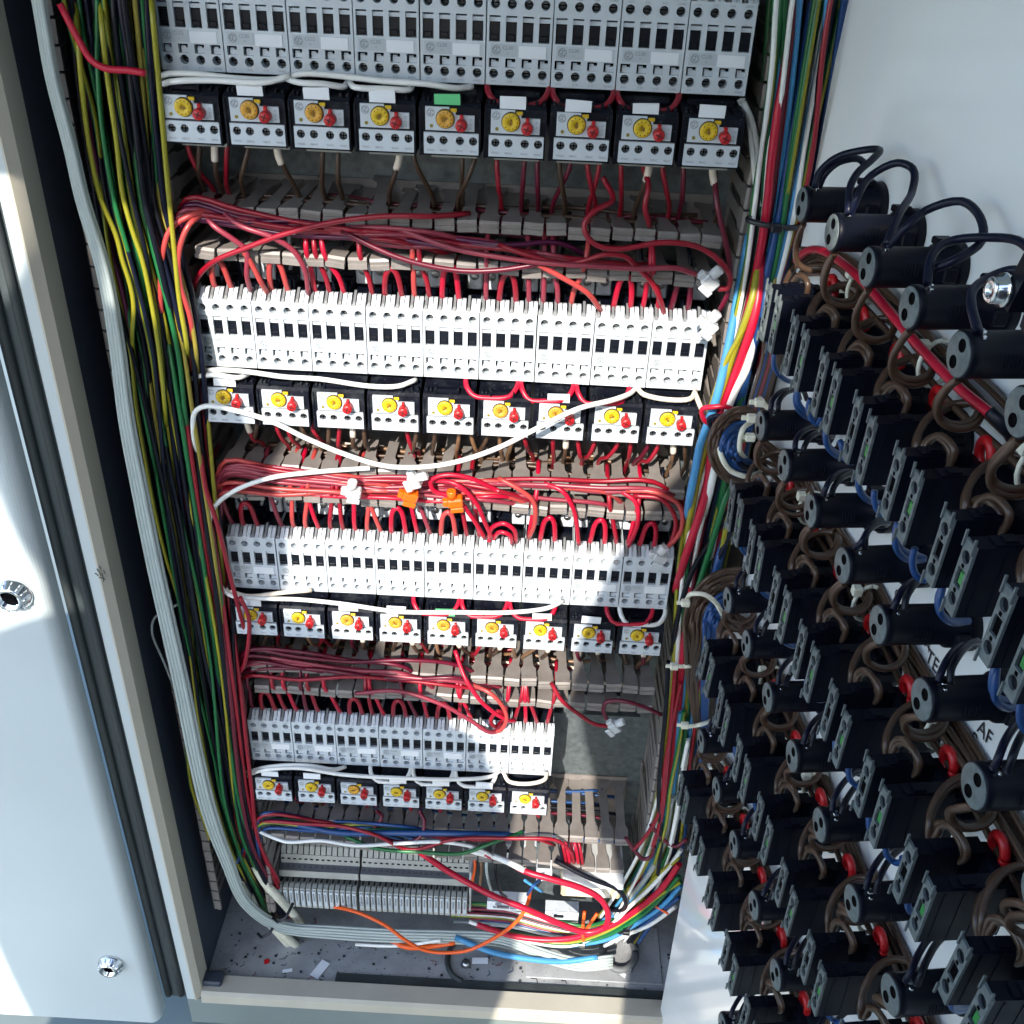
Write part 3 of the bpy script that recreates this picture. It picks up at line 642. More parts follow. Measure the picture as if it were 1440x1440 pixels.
sp = [(.05, 'purple', .0022, .004, -60, 560), (.10, 'purple', .0022, .0, -60, 420), (.17, 'purple', .0020, .012, -60, 700), (.22, 'darkred', .0020, .012, 60, 900)]
for t, c_, y0, y1, Y in ((.16, 'black', -60, 800, -.004), (.27, 'navy', -60, 900, -.006), (.33, 'black', -60, 1290, -.006), (.41, 'navy', -60, 1290, -.004), (.48, 'black', -60, 1290, -.010), (.55, 'navy', -60, 1290, -.008), (.60, 'black', -60, 1200, -.012), (.64, 'black', -60, 1290, -.016), (.69, 'navy', -60, 1290, -.012), (.74, 'black', -60, 1100, -.016), (.78, 'navy', -60, 1290, -.013), (.84, 'black', -60, 1290, -.012), (.91, 'navy', -60, 800, -.010), (.96, 'black', -60, 700, -.006)): sp.append((t, c_, .0023, Y, y0, y1))
for t, y0, y1, Y in ((.30, -60, 760, -.014), (.45, -60, 1000, -.012), (.57, -60, 620, -.010), (.80, -60, 1180, -.018), (.87, -60, 600, -.013), (.94, -60, 900, -.008)):
    sp.append((t, random.choice(['gy', 'gy', 'olive']), .0018, Y, y0, y1))
for t, y0, y1, Y in ((.38, -60, 520, -.010), (.62, -60, 700, -.016), (.58, 420, 1180, -.016), (.72, 500, 1250, -.012)): sp.append((t, 'gn', .0021, Y, y0, y1))
bundle(LK, sp, 'foremost in the left upright duct', .045)
sp = []
for t, y0, y1, Y, c in ((.70, 480, 1280, -.014, 'red'), (.82, 560, 1250, -.016, 'darkred'), (.90, 640, 1290, -.014, 'red'), (.96, 760, 1240, -.012, 'red'), (.62, 700, 1290, -.010, 'darkred'), (.78, 820, 1290, -.006, 'red'), (.05, 820, 1180, .006, 'darkred'), (.50, 900, 1290, -.006, 'red'), (.93, 350, 700, -.010, 'navy'), (.42, 360, 470, -.018, 'white'), (.50, 370, 480, -.020, 'grey'), (.66, 900, 1290, -.010, 'gn'), (.74, 1000, 1290, -.006, 'gy'), (.30, 760, 1290, -.002, 'gy'), (.10, 1000, 1200, .004, 'gy')):
    sp.append((t, c, .0021, Y, y0, y1))
bundle(LK, sp, 'low in the left upright duct', .06)
for i, (pts, c) in enumerate((([(104, -40), (110, 60), (118, 150), (128, 220), (142, 280), (163, 330), (172, 365), (183, 400), (188, 430), (186, 470), (192, 520)], 'gy'), ([(140, -40), (143, 30), (150, 100), (164, 200), (172, 270), (185, 320), (200, 365), (212, 420), (222, 480), (231, 560), (236, 640)], 'gy'), ([(212, -40), (214, 10), (220, 80), (229, 180), (236, 260), (246, 360), (252, 420), (262, 480), (268, 540)], 'yellow'))):
    wpx([(x, y, -.024+(.04 if k in (0, len(pts)-1) else 0)) for k, (x, y) in enumerate(pts)], c, .0019, '%s wire lying foremost on the left bundle, %s from the left' % (WORD[c], ORD[i]), step=.01)
# white flat cable group on the left running to the floor on the right
WL = [(45, -60), (60, 30), (74, 110), (100, 210), (116, 280), (146, 380), (164, 480), (178, 590), (197, 690), (217, 790), (237, 880), (257, 970), (275, 1060), (294, 1140), (320, 1212), (348, 1272), (395, 1303), (470, 1311), (560, 1316), (640, 1318), (705, 1322), (760, 1342), (815, 1356), (862, 1352)]
wy = [-.035]*13 + [-.03, -.02, -.006, .005, .012, .014, .016, .014, .008, .006, .008]
for k in range(5):
    o_ = (k-2)*4.6
    pts = []
    for i, ((x, y), Y) in enumerate(zip(WL, wy)):
        f = 1 if i < 14 else max(0, 1-(i-13)/4.)
        sc_ = .72 + .28*min(1, max(0, (y-200)/500.))
        pts.append((x + o_*f*sc_, y - o_*(1-f)*.85, Y + (.003 if k in (0, 4) else 0)))
    wpx(pts, 'palegrey', .0021, '%s strand of the long white cable group curving along the left and the floor' % ORD[k].capitalize(), cat='cable', group='white cables of the long group', name='cable', step=.012)
for i, pts in enumerate(([(84, 5), (110, 55), (128, 84), (148, 96), (180, 99), (205, 103)],)):
    wpx([(x, y, -.03) for x, y in pts], 'brightred', .0024, 'bright red wire crossing the left bundle at the top corner')
wpx([(250, 850, 0), (218, 868, -.0), (214, 890, 0), (230, 930, 0), (242, 960, 0)], 'grey', .0012, 'thin grey wire bowing out left of the white cables')
wpx([(258, 1000, .0), (262, 1050, 0), (270, 1110, 0), (285, 1150, 0), (295, 1180, 0)], 'gy', .0019, 'green and yellow wire at the far left behind the white cables')

# --- right bundle
RK = [(-60, 1086, 1200, 0), (0, 1083, 1190, 0), (100, 1078, 1170, 0), (200, 1066, 1150, 0), (310, 1058, 1126, 0), (400, 1046, 1098, 0), (480, 1024, 1078, 0), (560, 1004, 1062, 0), (640, 985, 1052, 0), (700, 968, 1040, 0), (800, 952, 1016, 0), (900, 945, 996, .004), (1000, 941, 985, .006), (1100, 930, 970, .008), (1180, 908, 962, .012), (1240, 878, 948, .016), (1290, 840, 925, .02), (1325, 800, 900, .03)]
sp = []
for k in range(16): sp.append(((k+.5)/16, random.choice(['black', 'navy', 'black', 'darkgreen', 'gy', 'blue']), .0022, .024+random.uniform(0, .02), -60, random.choice([1290, 1180, 1325])))
bundle(RK, sp, 'deep in the right upright duct', .04, stuff=True)
MAIN = [(.03, 'gy', .0020), (.10, 'black', .0022), (.20, 'white', .0024), (.30, 'brightred', .0032), (.42, 'lightblue', .0022), (.50, 'navy', .0032), (.60, 'gy', .0022), (.68, 'white', .0024), (.75, 'lightblue', .0021), (.82, 'black', .0024), (.90, 'gy', .0022), (.97, 'blue', .0026), (.56, 'blue', .0030), (.36, 'darkred', .0021), (.87, 'navy', .0022), (.15, 'gn', .0020)]
bundle(RK, [((k+.5)/14, ['gy', 'white', 'gn', 'lightblue', 'white', 'red', 'gy'][k % 7], .0018, -.010+random.uniform(-.008, .010), -60, random.choice([1325, 1290, 1180])) for k in range(14)], 'deep', .07, stuff=True)
bundle(RK, [(t, c, r, -.006+random.uniform(-.006, .004), -60, 1325 if r > .0021 else random.choice([1290, 1180])) for t, c, r in MAIN], 'in the right upright duct', .035)
# the sunlit sweep of the right bundle
SW = [([(1058, 420), (1030, 500), (1012, 560), (995, 620), (982, 670), (972, 720), (960, 790)], 'gy', .0028), ([(1050, 450), (1020, 510), (1000, 570), (985, 640), (968, 720)], 'yellow', .0019), ([(1062, 440), (1040, 510), (1018, 570), (1003, 620), (995, 680), (985, 720), (965, 780), (950, 830)], 'brightred', .0036), ([(1052, 510), (1033, 550), (1018, 590), (1008, 640), (998, 690), (985, 740)], 'white', .0034), ([(1075, 430), (1056, 500), (1044, 560), (1037, 620), (1030, 680)], 'blue', .0032), ([(1085, 470), (1066, 530), (1052, 580), (1043, 620)], 'white', .0024), ([(1092, 460), (1076, 520), (1062, 570), (1048, 612), (1044, 640)], 'olive', .0024), ([(985, 625), (978, 660), (970, 700), (966, 740)], 'lightblue', .0034), ([(1048, 545), (1034, 590), (1024, 640), (1016, 690), (1000, 760)], 'gn', .0026), ([(1020, 700), (1005, 750), (990, 800), (975, 850), (960, 900)], 'gn', .0028), ([(1026, 720), (1012, 790), (1000, 850), (985, 900)], 'gy', .0022), ([(1012, 780), (1000, 840), (988, 890), (978, 920)], 'blue', .0034), ([(1040, 690), (1000, 760), (975, 800), (955, 860), (945, 920)], 'black', .0024), ([(1030, 740), (990, 830), (965, 880)], 'navy', .0024)]
for i, (pts, c, r) in enumerate(SW):
    if pts[0][1] >= 560: pts = [(pts[0][0]+24, pts[0][1]-70)]+pts
    pts = [(1072+(pts[0][0]-1060)*.35, 330)]+pts if pts[0][1] < 560 else pts
    wpx([(x, y, -.024-.0015*(i % 4)+(.03 if k in (0, len(pts)-1) else 0)) for k, (x, y) in enumerate(pts)], c, r, '%s wire, strand %d of the sunlit sweep on the right at panel height' % (WORD[c], i+1) if False else '%s wire in the sunlit sweep %s' % (WORD[c], ['closest to the second relay row', 'beside the red cable', 'thickest of all, bright red', 'left of the coiled loops', 'passing behind the small lamp holder', 'just left of the panel edge', 'touching the panel edge', 'below the last relay of the second row', 'under the coiled loops', 'crossing the lower right duct', 'lying on the green one', 'above the brown coil', 'slanting over the others', 'crossing to the duct wall'][i]), step=.01)
# lower right sweep onto the floor
LS = [([(958, 1000), (950, 1080), (940, 1150), (925, 1200), (905, 1240), (880, 1272), (850, 1300)], 'lightblue', .0034, 'light blue cable sweeping down the lower right corner'), ([(966, 1010), (956, 1100), (946, 1170), (932, 1215), (908, 1250), (870, 1285), (845, 1300)], 'gn', .0022, 'green wire curving down over the light blue cable'), ([(945, 1120), (935, 1180), (915, 1225), (885, 1262), (860, 1290)], 'grey', .0030, 'grey cable left of the light blue one'), ([(930, 1140), (920, 1190), (900, 1230), (880, 1255), (872, 1275)], 'yellow', .0020, 'yellow wire ending by the lower duct corner'), ([(958, 1195), (940, 1220), (915, 1248), (885, 1275), (850, 1308), (800, 1330), (720, 1318), (660, 1296)], 'white', .0024, 'white wire sweeping from the panel side across the floor'), ([(955, 1215), (930, 1250), (900, 1276), (862, 1300), (800, 1320), (730, 1318), (670, 1300)], 'brightred', .0036, 'thick bright red cable low in the right corner'), ([(958, 1240), (930, 1258), (895, 1285), (850, 1312), (800, 1326), (740, 1320), (680, 1305)], 'gy', .0026, 'green and yellow wire under the thick red cable in the corner'), ([(955, 1232), (920, 1272), (880, 1302), (840, 1320), (790, 1325)], 'gn', .0026, 'green wire in the lowest corner bundle'), ([(958, 1245), (930, 1275), (890, 1302), (850, 1322), (800, 1330)], 'lightblue', .0028, 'light blue wire at the very bottom of the corner bundle'), ([(955, 1262), (925, 1285), (890, 1310), (855, 1325)], 'blue', .0024, 'dark blue wire at the very bottom of the corner bundle'), ([(950, 1275), (915, 1300), (880, 1315), (850, 1330)], 'white', .0024, 'white wire lowest in the corner bundle'), ([(955, 1205), (925, 1232), (890, 1268), (855, 1296)], 'yellow', .0026, 'thick yellow wire in the corner bundle'), ([(940, 1285), (910, 1270), (880, 1285)], 'orange', .0016, 'thin orange wire across the corner bundle')]
for pts, c, r, l in LS:
    ys = np.linspace(-.012, .012, len(pts)); wpx([(x, y, float(Yk)) for (x, y), Yk in zip(pts, ys)], c, r, l, step=.01)
for i in range(16):
    y0 = 1240+i*3.2; c = ['gn', 'gy', 'white', 'pink', 'black', 'darkred', 'white', 'gy', 'red', 'blue', 'grey', 'white', 'black', 'gn', 'red', 'lightblue'][i]
    xe = random.uniform(620, 700)
    wpx([(865, 1292+i*1.2, .005), (820, 1302+i*1.6, .014), (770, 1290+i*2.2, .022), (720, 1275+i*2.6, .03), (xe, 1268+i*2.8, .04)], c, .0019, step=.01, stuff=True)
wpx([(590, 1198, .0), (630, 1225, -.006), (690, 1258, -.02), (740, 1278, -.028), (790, 1300, -.03), (825, 1311, -.03), (850, 1304, -.03), (855, 1285, -.03), (842, 1262, -.032), (815, 1248, -.032), (775, 1236, -.03), (738, 1225, -.024), (715, 1212, -.012), (680, 1200, .0)], 'brightred', .0035, 'thick glossy red cable looping over the bottom of the cabinet', cat='cable', name='cable')
wpx([(738, 1224, -.0245), (712, 1211, -.013), (690, 1203, -.003), (660, 1196, .004)], 'white', .0036, 'white sleeved end of the thick red looping cable', cat='cable', name='cable')
wpx([(470, 1275, .02), (500, 1282, .005), (540, 1300, -.01), (570, 1322, -.018), (600, 1337, -.02), (650, 1338, -.02), (690, 1322, -.02), (730, 1292, -.02), (742, 1270, -.012), (746, 1250, .01)], 'orange', .0022, 'orange cable sagging across the floor below the terminals', cat='cable', name='cable')
for pts, l in (([(820, 1322, .0), (820, 1300, -.004), (822, 1282, .0)], 'short orange wire standing left of the red loop end'), ([(824, 1308, .0), (832, 1296, -.004), (840, 1284, .0)], 'short orange wire leaning right inside the red loop'), ([(552, 1325, .02), (575, 1332, .01), (610, 1330, .016), (640, 1325, .02)], 'orange sheathed cable under the white floor cables')): wpx(pts, 'orange', .0034 if 'sheathed' in l else .002, l)
wpx([(640, 1318, .012), (690, 1338, .004), (740, 1348, .002), (790, 1352, .004), (840, 1346, .01)], 'lightblue', .0036, 'light blue cable running under the white floor cables')
wpx([(500, 1328, .02), (560, 1330, .014), (620, 1322, .012)], 'white', .0022, 'white wire emerging under the orange sheathed cable')
wpx([(780, 1210, -.002), (830, 1235, -.012), (868, 1250, -.014), (880, 1268, -.012), (872, 1280, .0), (845, 1275, .01)], 'black', .0028, 'black curved cable over the beige rail device')
for i, (px, dx) in enumerate(((795, 8), (800, 6), (806, 2), (812, 0), (818, -2), (790, 4))): wpx([(px+dx-10, 1168, .03), (px-4, 1185, .005), (px, 1205, .0), (px+2, 1226, .012)], ['red', 'brightred', 'red', 'brightred', 'red', 'black'][i], .0019, '%s wire dropping into the beige rail device, %s of six' % (WORD[['red', 'brightred', 'red', 'brightred', 'red', 'black'][i]], ORD[i]))
# sheathed field cables with black ties in the lower left
for i, (a, b_) in enumerate((((372, 1240), (424, 1298)), ((352, 1268), (408, 1330)), ((365, 1285), (420, 1332)))):
    wpx([(a[0]-14, a[1]-24, .01), (a[0], a[1], .01), ((a[0]+b_[0])/2, (a[1]+b_[1])/2, .015), (b_[0], b_[1], .03)], 'cream' if False else 'white', .0052, ['upper', 'lower', 'lowest'][i] + ' cream sheathed cable end with handwriting at lower left', cat='cable', name='cable')
    bpy.context.scene.collection.objects[-1].data.materials[0] = K['sleeve']
for i, (px, py) in enumerate(((398, 1284), (376, 1306))):
    q = at(px, py, .006); mb = MB(); mb.tube([(q[0]-.012, .004, q[2]-.008), (q[0]-.004, -.006, q[2]-.001), (q[0]+.006, -.004, q[2]+.006), (q[0]+.012, .012, q[2]+.012)], .0018, 6); tag(mb.build('cable_tie', K['blacktie']), 'black cable tie round the cream cables, %s of the two' % ('upper' if i == 0 else 'lower'), 'cable tie')

# --- horizontal bundles between ducts
def hbundle(N, xs, ya, yb, yc, cols, label, group, Y=-.004, spread=8, xe=(560, 960), r=.0020):
    offs = sorted(random.gauss(0, spread) for _ in range(N)); cn = {}
    for k in range(N):
        x1 = random.uniform(*xe); c = random.choice(cols); o0, o1 = offs[k], random.gauss(0, spread); pts = [(xs-random.uniform(6, 40), ya+random.uniform(25, 70), .006)]
        ph = random.uniform(0, 6)
        for x in np.arange(xs, x1, 75):
            f = (x-xs)/650.; ym = np.interp(f, [0, .5, 1], [ya, yb, yc])
            pts.append((x, ym + o0*(1-f)+o1*f + 5*math.sin(ph+x*.013)+2.5*math.sin(ph*2+x*.031), Y+random.uniform(-.006, .006)))
        pts.append((x1+25, np.interp((x1-xs)/650., [0, .5, 1], [ya, yb, yc])+random.uniform(8, 26), .016))
        m_ = cn.get(c, 0); cn[c] = m_+1
        wpx(pts, c, r, (label % WORD[c])+', '+ORD[min(m_, 9)]+' from top', group=group % WORD[c], step=.010, n=7)
hbundle(14, 262, 296, 336, 366, ['darkred', 'darkred', 'pink', 'pink', 'purple', 'red'], '%s wire in the bundle above the second contactor row', '%s wires of the upper bundle', spread=9)
hbundle(16, 318, 668, 690, 703, ['coral', 'coral', 'red', 'pink', 'pink', 'brightred'], '%s wire in the sunlit bundle above the third contactor row', '%s wires of the sunlit middle bundle', spread=10)  # paler reds picked here to carry the sunlit look
hbundle(10, 345, 930, 957, 985, ['darkred', 'darkred', 'red', 'pink'], '%s wire in the bundle above the bottom contactor row', '%s wires of the third bundle', spread=8, xe=(470, 700))
hbundle(8, 372, 1160, 1176, 1186, ['darkred', 'blue', 'red', 'blue', 'gy'], '%s wire in the bundle above the terminal strip', '%s wires over the terminal strip', spread=7, xe=(560, 760))
AUTH = [
 ([(272, 407, .012), (277, 391, .004), (300, 368, -.006), (345, 349, -.012), (400, 329, -.016), (470, 312, -.018), (540, 304, -.016), (610, 304, -.010), (660, 300, .01)], 'red', 'long red wire rising from the second row over the upper bundle'),
 ([(281, 290, .0), (300, 317, -.012), (330, 338, -.012), (346, 352, -.010), (347, 385, -.006), (352, 408, .006)], 'pink', 'pinkish printed wire falling to the first contactor of the second row'),
 ([(306, 293, .0), (340, 318, -.014), (384, 334, -.014), (412, 352, -.010), (428, 378, -.006), (434, 414, .008)], 'pink', 'pinkish wire arching to the second contactor of the second row'),
 ([(340, 350, -.01), (352, 368, -.008), (366, 395, -.004), (376, 412, .008)], 'coral', 'short coral wire slanting to the second contactor of the second row'),
 ([(700, 344, -.012), (740, 358, -.014), (790, 370, -.014), (820, 367, -.014), (850, 358, -.014), (880, 361, -.012), (897, 377, -.008)], 'red', 'red wire waving across the upper bundle at right'),
 ([(560, 322, -.008), (640, 350, -.014), (700, 361, -.016), (760, 369, -.016), (830, 374, -.016), (900, 378, -.016), (950, 377, -.016), (982, 387, -.014)], 'pink', 'pinkish printed wire ending in the upper clear splice'),
 ([(480, 325, -.01), (560, 362, -.014), (640, 380, -.014), (700, 380, -.014), (770, 369, -.012)], 'darkred', 'dark red wire sagging lowest in the upper bundle'),
 ([(848, 250, .01), (862, 281, -.004), (835, 297, -.014), (822, 314, -.018), (825, 331, -.020), (842, 346, -.020), (872, 350, -.020), (930, 341, -.018), (978, 346, -.018), (1010, 365, -.018), (1027, 390, -.018), (1023, 405, -.018), (1010, 406, -.016)], 'red', 'red wire snaking from the top relays round to the clear splice'),
 ([(905, 235, .01), (912, 262, -.002), (907, 290, -.006), (914, 318, .0)], 'red', 'short red wire hanging from the eighth top relay'),
 ([(1005, 240, .01), (1008, 285, -.004), (1018, 330, -.008), (1026, 370, -.010), (1024, 410, -.010), (1012, 436, -.006)], 'darkred', 'dark red wire hanging down beside the ninth top relay'),
 ([(745, 366, -.012), (790, 390, -.012), (826, 412, -.008), (845, 437, .006)], 'coral', 'coral wire slanting down to the seventh contactor of the second row'),
 ([(893, 372, -.01), (915, 395, -.010), (928, 420, -.004), (934, 442, .008)], 'red', 'red wire bending to the eighth contactor of the second row'),
 ([(280, 646, -.012), (272, 610, -.022), (274, 580, -.026), (290, 571, -.030), (325, 576, -.036), (380, 592, -.040), (430, 616, -.042), (480, 637, -.044), (540, 655, -.046), (590, 657, -.046), (640, 650, -.046), (700, 630, -.044), (760, 600, -.040), (815, 574, -.034), (860, 563, -.026), (885, 554, -.012), (894, 546, .004)], 'white', 'long white wire drooping across the second row of relays'),
 ([(288, 521, -.010), (312, 520, -.014), (350, 523, -.014), (400, 530, -.014), (450, 533, -.014), (520, 543, -.014), (560, 543, -.012), (585, 534, .0)], 'white', 'white wire lying along the second row contactor feet'),
 ([(256, 550, -.004), (268, 533, -.012), (300, 527, -.016), (335, 531, -.014), (352, 524, .0)], 'white', 'short white wire entering the second row from the left'),
 ([(896, 546, .0), (906, 555, -.010), (940, 562, -.012), (970, 561, -.012), (978, 550, .0)], 'cream', 'cream jumper under the ninth contactor of the second row'),
 ([(976, 550, -.004), (985, 572, -.01), (992, 595, -.006)], 'cream', 'short cream wire at the right end of the second row'),
 ([(520, 658, -.012), (440, 664, -.016), (380, 672, -.018), (330, 690, -.018), (302, 712, -.018), (294, 738, -.016), (299, 785, -.014), (304, 812, -.012), (322, 836, -.014), (360, 841, -.016), (420, 843, -.016), (480, 849, -.018), (560, 860, -.022), (640, 861, -.024), (720, 861, -.022), (770, 855, -.012), (792, 845, .0)], 'white', 'long white wire circling down the left and along the third row'),
 ([(318, 828, -.01), (345, 838, -.012), (400, 833, -.012), (438, 830, -.004)], 'cream', 'cream wire under the first contactors of the third row'),
 ([(218, 112, -.006), (235, 104, -.014), (275, 104, -.016), (330, 110, -.014), (390, 112, -.014), (424, 104, -.014), (470, 106, -.014), (540, 114, -.014), (600, 118, -.014), (640, 124, -.010), (664, 122, .0)], 'white', 'long white wire under the top row contactors'),
 ([(217, 125, -.004), (240, 115, -.018), (300, 113, -.020), (370, 116, -.020), (408, 106, -.016)], 'white', 'white wire doubling the long one at the top left'),
 ([(396, 108, -.010), (420, 116, -.018), (455, 118, -.018), (482, 122, -.012), (488, 116, .0)], 'white', 'short white jumper under the third top contactor'),
 ([(492, 116, -.004), (500, 123, -.016), (540, 125, -.016), (575, 126, -.012), (580, 118, .0)], 'white', 'short white jumper under the fourth top contactor'),
 ([(345, 1092, -.006), (370, 1083, -.014), (420, 1080, -.016), (480, 1089, -.016), (560, 1094, -.018), (640, 1096, -.016), (690, 1092, -.010), (703, 1084, .0)], 'white', 'long white wire under the bottom contactor row'),
 ([(345, 1086, -.004), (380, 1078, -.012), (430, 1076, -.012), (470, 1082, -.008), (486, 1078, .0)], 'white', 'second white wire under the bottom contactor row'),
 ([(708, 1086, .0), (716, 1099, -.012), (745, 1102, -.014), (766, 1096, -.010), (769, 1086, .0)], 'cream', 'cream jumper under the rightmost bottom contactor'),
 ([(1040, 140, .004), (1052, 165, .004), (1058, 210, .002), (1062, 250, .0), (1066, 290, -.004)], 'white', 'white wire dropping beside the ninth top relay, left one'),
 ([(1044, 140, .0), (1058, 172, .0), (1066, 220, -.002), (1068, 290, -.006)], 'white', 'white wire dropping beside the ninth top relay, right one'),
 ([(222, 345, .01), (232, 322, -.004), (262, 300, -.008), (300, 293, .004)], 'darkred', 'dark red wire curving out of the left duct to the upper bundle'),
 ([(233, 480, -.006), (226, 420, -.016), (228, 365, -.018), (240, 322, -.018), (272, 301, -.014), (300, 295, .0)], 'coral', 'coral wire bending down into the left bundle'),
 ([(271, 520, -.012), (268, 450, -.020), (253, 398, -.022), (252, 352, -.022), (266, 316, -.018), (290, 296, -.004)], 'coral', 'coral wire looping left of the second row contactors'),
 ([(345, 890, -.012), (325, 815, -.030), (305, 735, -.032), (290, 690, -.028), (282, 640, -.022)], 'red', 'bright red wire slanting down in front of the left duct edge'),
 ([(330, 955, .0), (345, 930, -.018), (350, 870, -.022), (338, 840, -.028)], 'red', 'red wire hooking down by the third row relays'),
 ([(640, 915, .01), (655, 955, -.010), (680, 990, -.016), (712, 1012, -.012), (724, 1014, -.004)], 'brightred', 'bright red wire slanting to the sixth bottom contactor'),
 ([(648, 958, .0), (690, 975, -.014), (712, 1005, -.014), (705, 1026, -.012), (690, 1030, -.010), (676, 1022, .004)], 'coral', 'coral wire curling over the sixth bottom contactor'),
 ([(500, 975, -.004), (560, 972, -.014), (620, 990, -.018), (660, 1012, -.018), (690, 1030, -.016), (708, 1018, .002)], 'pink', 'pinkish wire running across to the sixth bottom contactor'),
 ([(775, 960, -.006), (790, 985, -.012), (815, 1005, -.012), (838, 1019, -.010), (860, 1021, -.008)], 'red', 'red wire reaching the clear splice over the bare plate'),
 ([(858, 1018, -.008), (849, 1002, -.010), (852, 988, -.010), (870, 985, -.012), (900, 992, -.014), (930, 1005, -.012)], 'darkred', 'dark red wire leaving the splice over the bare plate'),
 ([(352, 1160, .0), (380, 1155, -.01), (420, 1158, -.014), (480, 1162, -.016), (530, 1175, -.018), (575, 1195, -.018), (640, 1180, -.016), (720, 1179, -.016), (780, 1181, -.014), (800, 1195, -.008), (808, 1215, .004)], 'red', 'red wire crossing above the terminals to the beige device'),
 ([(388, 1150, .0), (430, 1162, -.010), (480, 1171, -.012), (560, 1171, -.012), (650, 1172, -.010), (730, 1174, .0)], 'blue', 'thick blue wire crossing above the terminal strip'),
 ([(360, 1167, .0), (385, 1178, -.014), (405, 1184, -.018), (450, 1182, -.018), (500, 1189, -.018), (560, 1186, -.018), (620, 1184, -.016), (665, 1191, -.012), (700, 1208, -.004)], 'white', 'white wire waving above the terminal strip'),
 ([(485, 1176, -.01), (530, 1193, -.018), (590, 1198, -.020), (650, 1200, -.018), (690, 1186, -.012), (735, 1170, .0)], 'gn', 'green wire sagging above the terminal strip'),
 ([(530, 1140, .006), (537, 1148, -.002), (525, 1165, -.006), (495, 1172, .0)], 'darkred', 'dark red hook hanging from the third bottom relay'),
 ([(590, 1140, .006), (597, 1155, -.004), (590, 1178, -.014), (560, 1184, -.012), (520, 1170, -.004)], 'darkred', 'dark red loop hanging from the fifth bottom relay'),
 ([(700, 690, -.01), (660, 672, -.018), (625, 668, -.020), (606, 676, -.020), (610, 690, -.020), (640, 700, -.018), (662, 725, -.012), (682, 757, .0)], 'brightred', 'glossy red loop doubling over the orange splices'),
 ([(605, 675, -.012), (640, 680, -.020), (668, 705, -.018), (682, 735, -.010), (692, 756, .002)], 'brightred', 'glossy red wire curving from the splices to the sixth contactor'),
 ([(700, 672, -.006), (730, 688, -.010), (750, 705, -.010), (752, 735, -.004), (744, 756, .006)], 'coral', 'coral wire falling to the seventh contactor of the third row'),
 ([(765, 680, -.004), (790, 690, -.010), (806, 715, -.010), (814, 765, .004)], 'brightred', 'bright red wire falling to the eighth contactor of the third row'),
 ([(872, 690, -.004), (893, 705, -.008), (897, 735, -.006), (884, 768, .004)], 'brightred', 'bright red wire falling to the ninth contactor of the third row'),
 ([(880, 690, -.008), (920, 692, -.012), (955, 710, -.014), (958, 745, -.014), (940, 768, -.012), (928, 776, -.008)], 'coral', 'coral wire bending down to the clear splice on the ninth contactor'),
 ([(890, 697, -.006), (930, 702, -.010), (950, 730, -.012), (945, 760, -.012), (932, 778, -.008)], 'red', 'red wire bending down to the clear splice on the ninth contactor'),
 ([(1005, 600, -.03), (990, 590, -.034), (988, 575, -.038), (1005, 572, -.042), (1022, 572, -.042), (1036, 582, -.040), (1037, 600, -.034)], 'brightred', 'bright red loop standing out of the right bundle'),
 ([(1016, 612, -.034), (1000, 600, -.040), (998, 588, -.042), (1012, 585, -.044), (1032, 590, -.042), (1036, 606, -.036)], 'navy', 'dark loop inside the bright red loop on the right'),
 ([(705, 1015, .006), (697, 1022, -.004), (690, 1012, -.012), (700, 1000, -.012), (712, 1008, -.006)], 'red', 'tight red curl on top of the sixth bottom contactor'),
 ([(688, 760, .006), (692, 742, -.006), (708, 736, -.010), (722, 744, -.008), (726, 762, .004)], 'brightred', 'tight bright red curl on the sixth contactor of the third row'),
 ([(694, 757, .004), (704, 748, -.006), (716, 752, -.006), (720, 764, .004)], 'brightred', 'inner bright red curl on the sixth contactor of the third row')]
for pts, c, l in AUTH: wpx(pts, c, .0033 if 'thick' in l else .0021, l)

# --- jumpers under the contactors, loops and risers above them
JUMP = {0: [(5, 'red'), (6, 'red'), (7, 'red')], 1: [(3.9, 'brightred'), (4.9, 'brightred'), (5.9, 'brightred')], 2: [(2.9, 'brightred'), (3.9, 'brightred'), (4.9, 'brightred'), (6.9, 'brightred'), (8, 'white')], 3: [(1.9, 'white'), (2.9, 'white'), (3.9, 'white')]}
for r, L in JUMP.items():
    for k, (i, c) in enumerate(L):
        xa = OX[r]+i*U+(.0393 if i % 1 else .002); xb = xa+U*.93; z = RZ[r]
        wire3([(xa, .012, z+.002), (xa+.0005, -.004, z-.004), (xa+.007, -.010, z-.0095-random.uniform(0, .002)), ((xa+xb)/2, -.011, z-.011), (xb-.006, -.010, z-.009), (xb, -.003, z-.003), (xb, .012, z+.002)], c, .0022, '%s jumper, %s from left of its kind under the %s row contactors' % (WORD[c], ORD[k], ROWN[r]))
LOOP = {1: [0, 1, 3, 4, 5, 7, 8], 2: [0, 3, 4, 6, 7, 8], 3: [0, 2, 3, 4]}
LC = {1: 'coral coral red brightred red brightred darkred'.split(), 2: 'red brightred coral brightred brightred brightred'.split(), 3: 'red red red red'.split()}
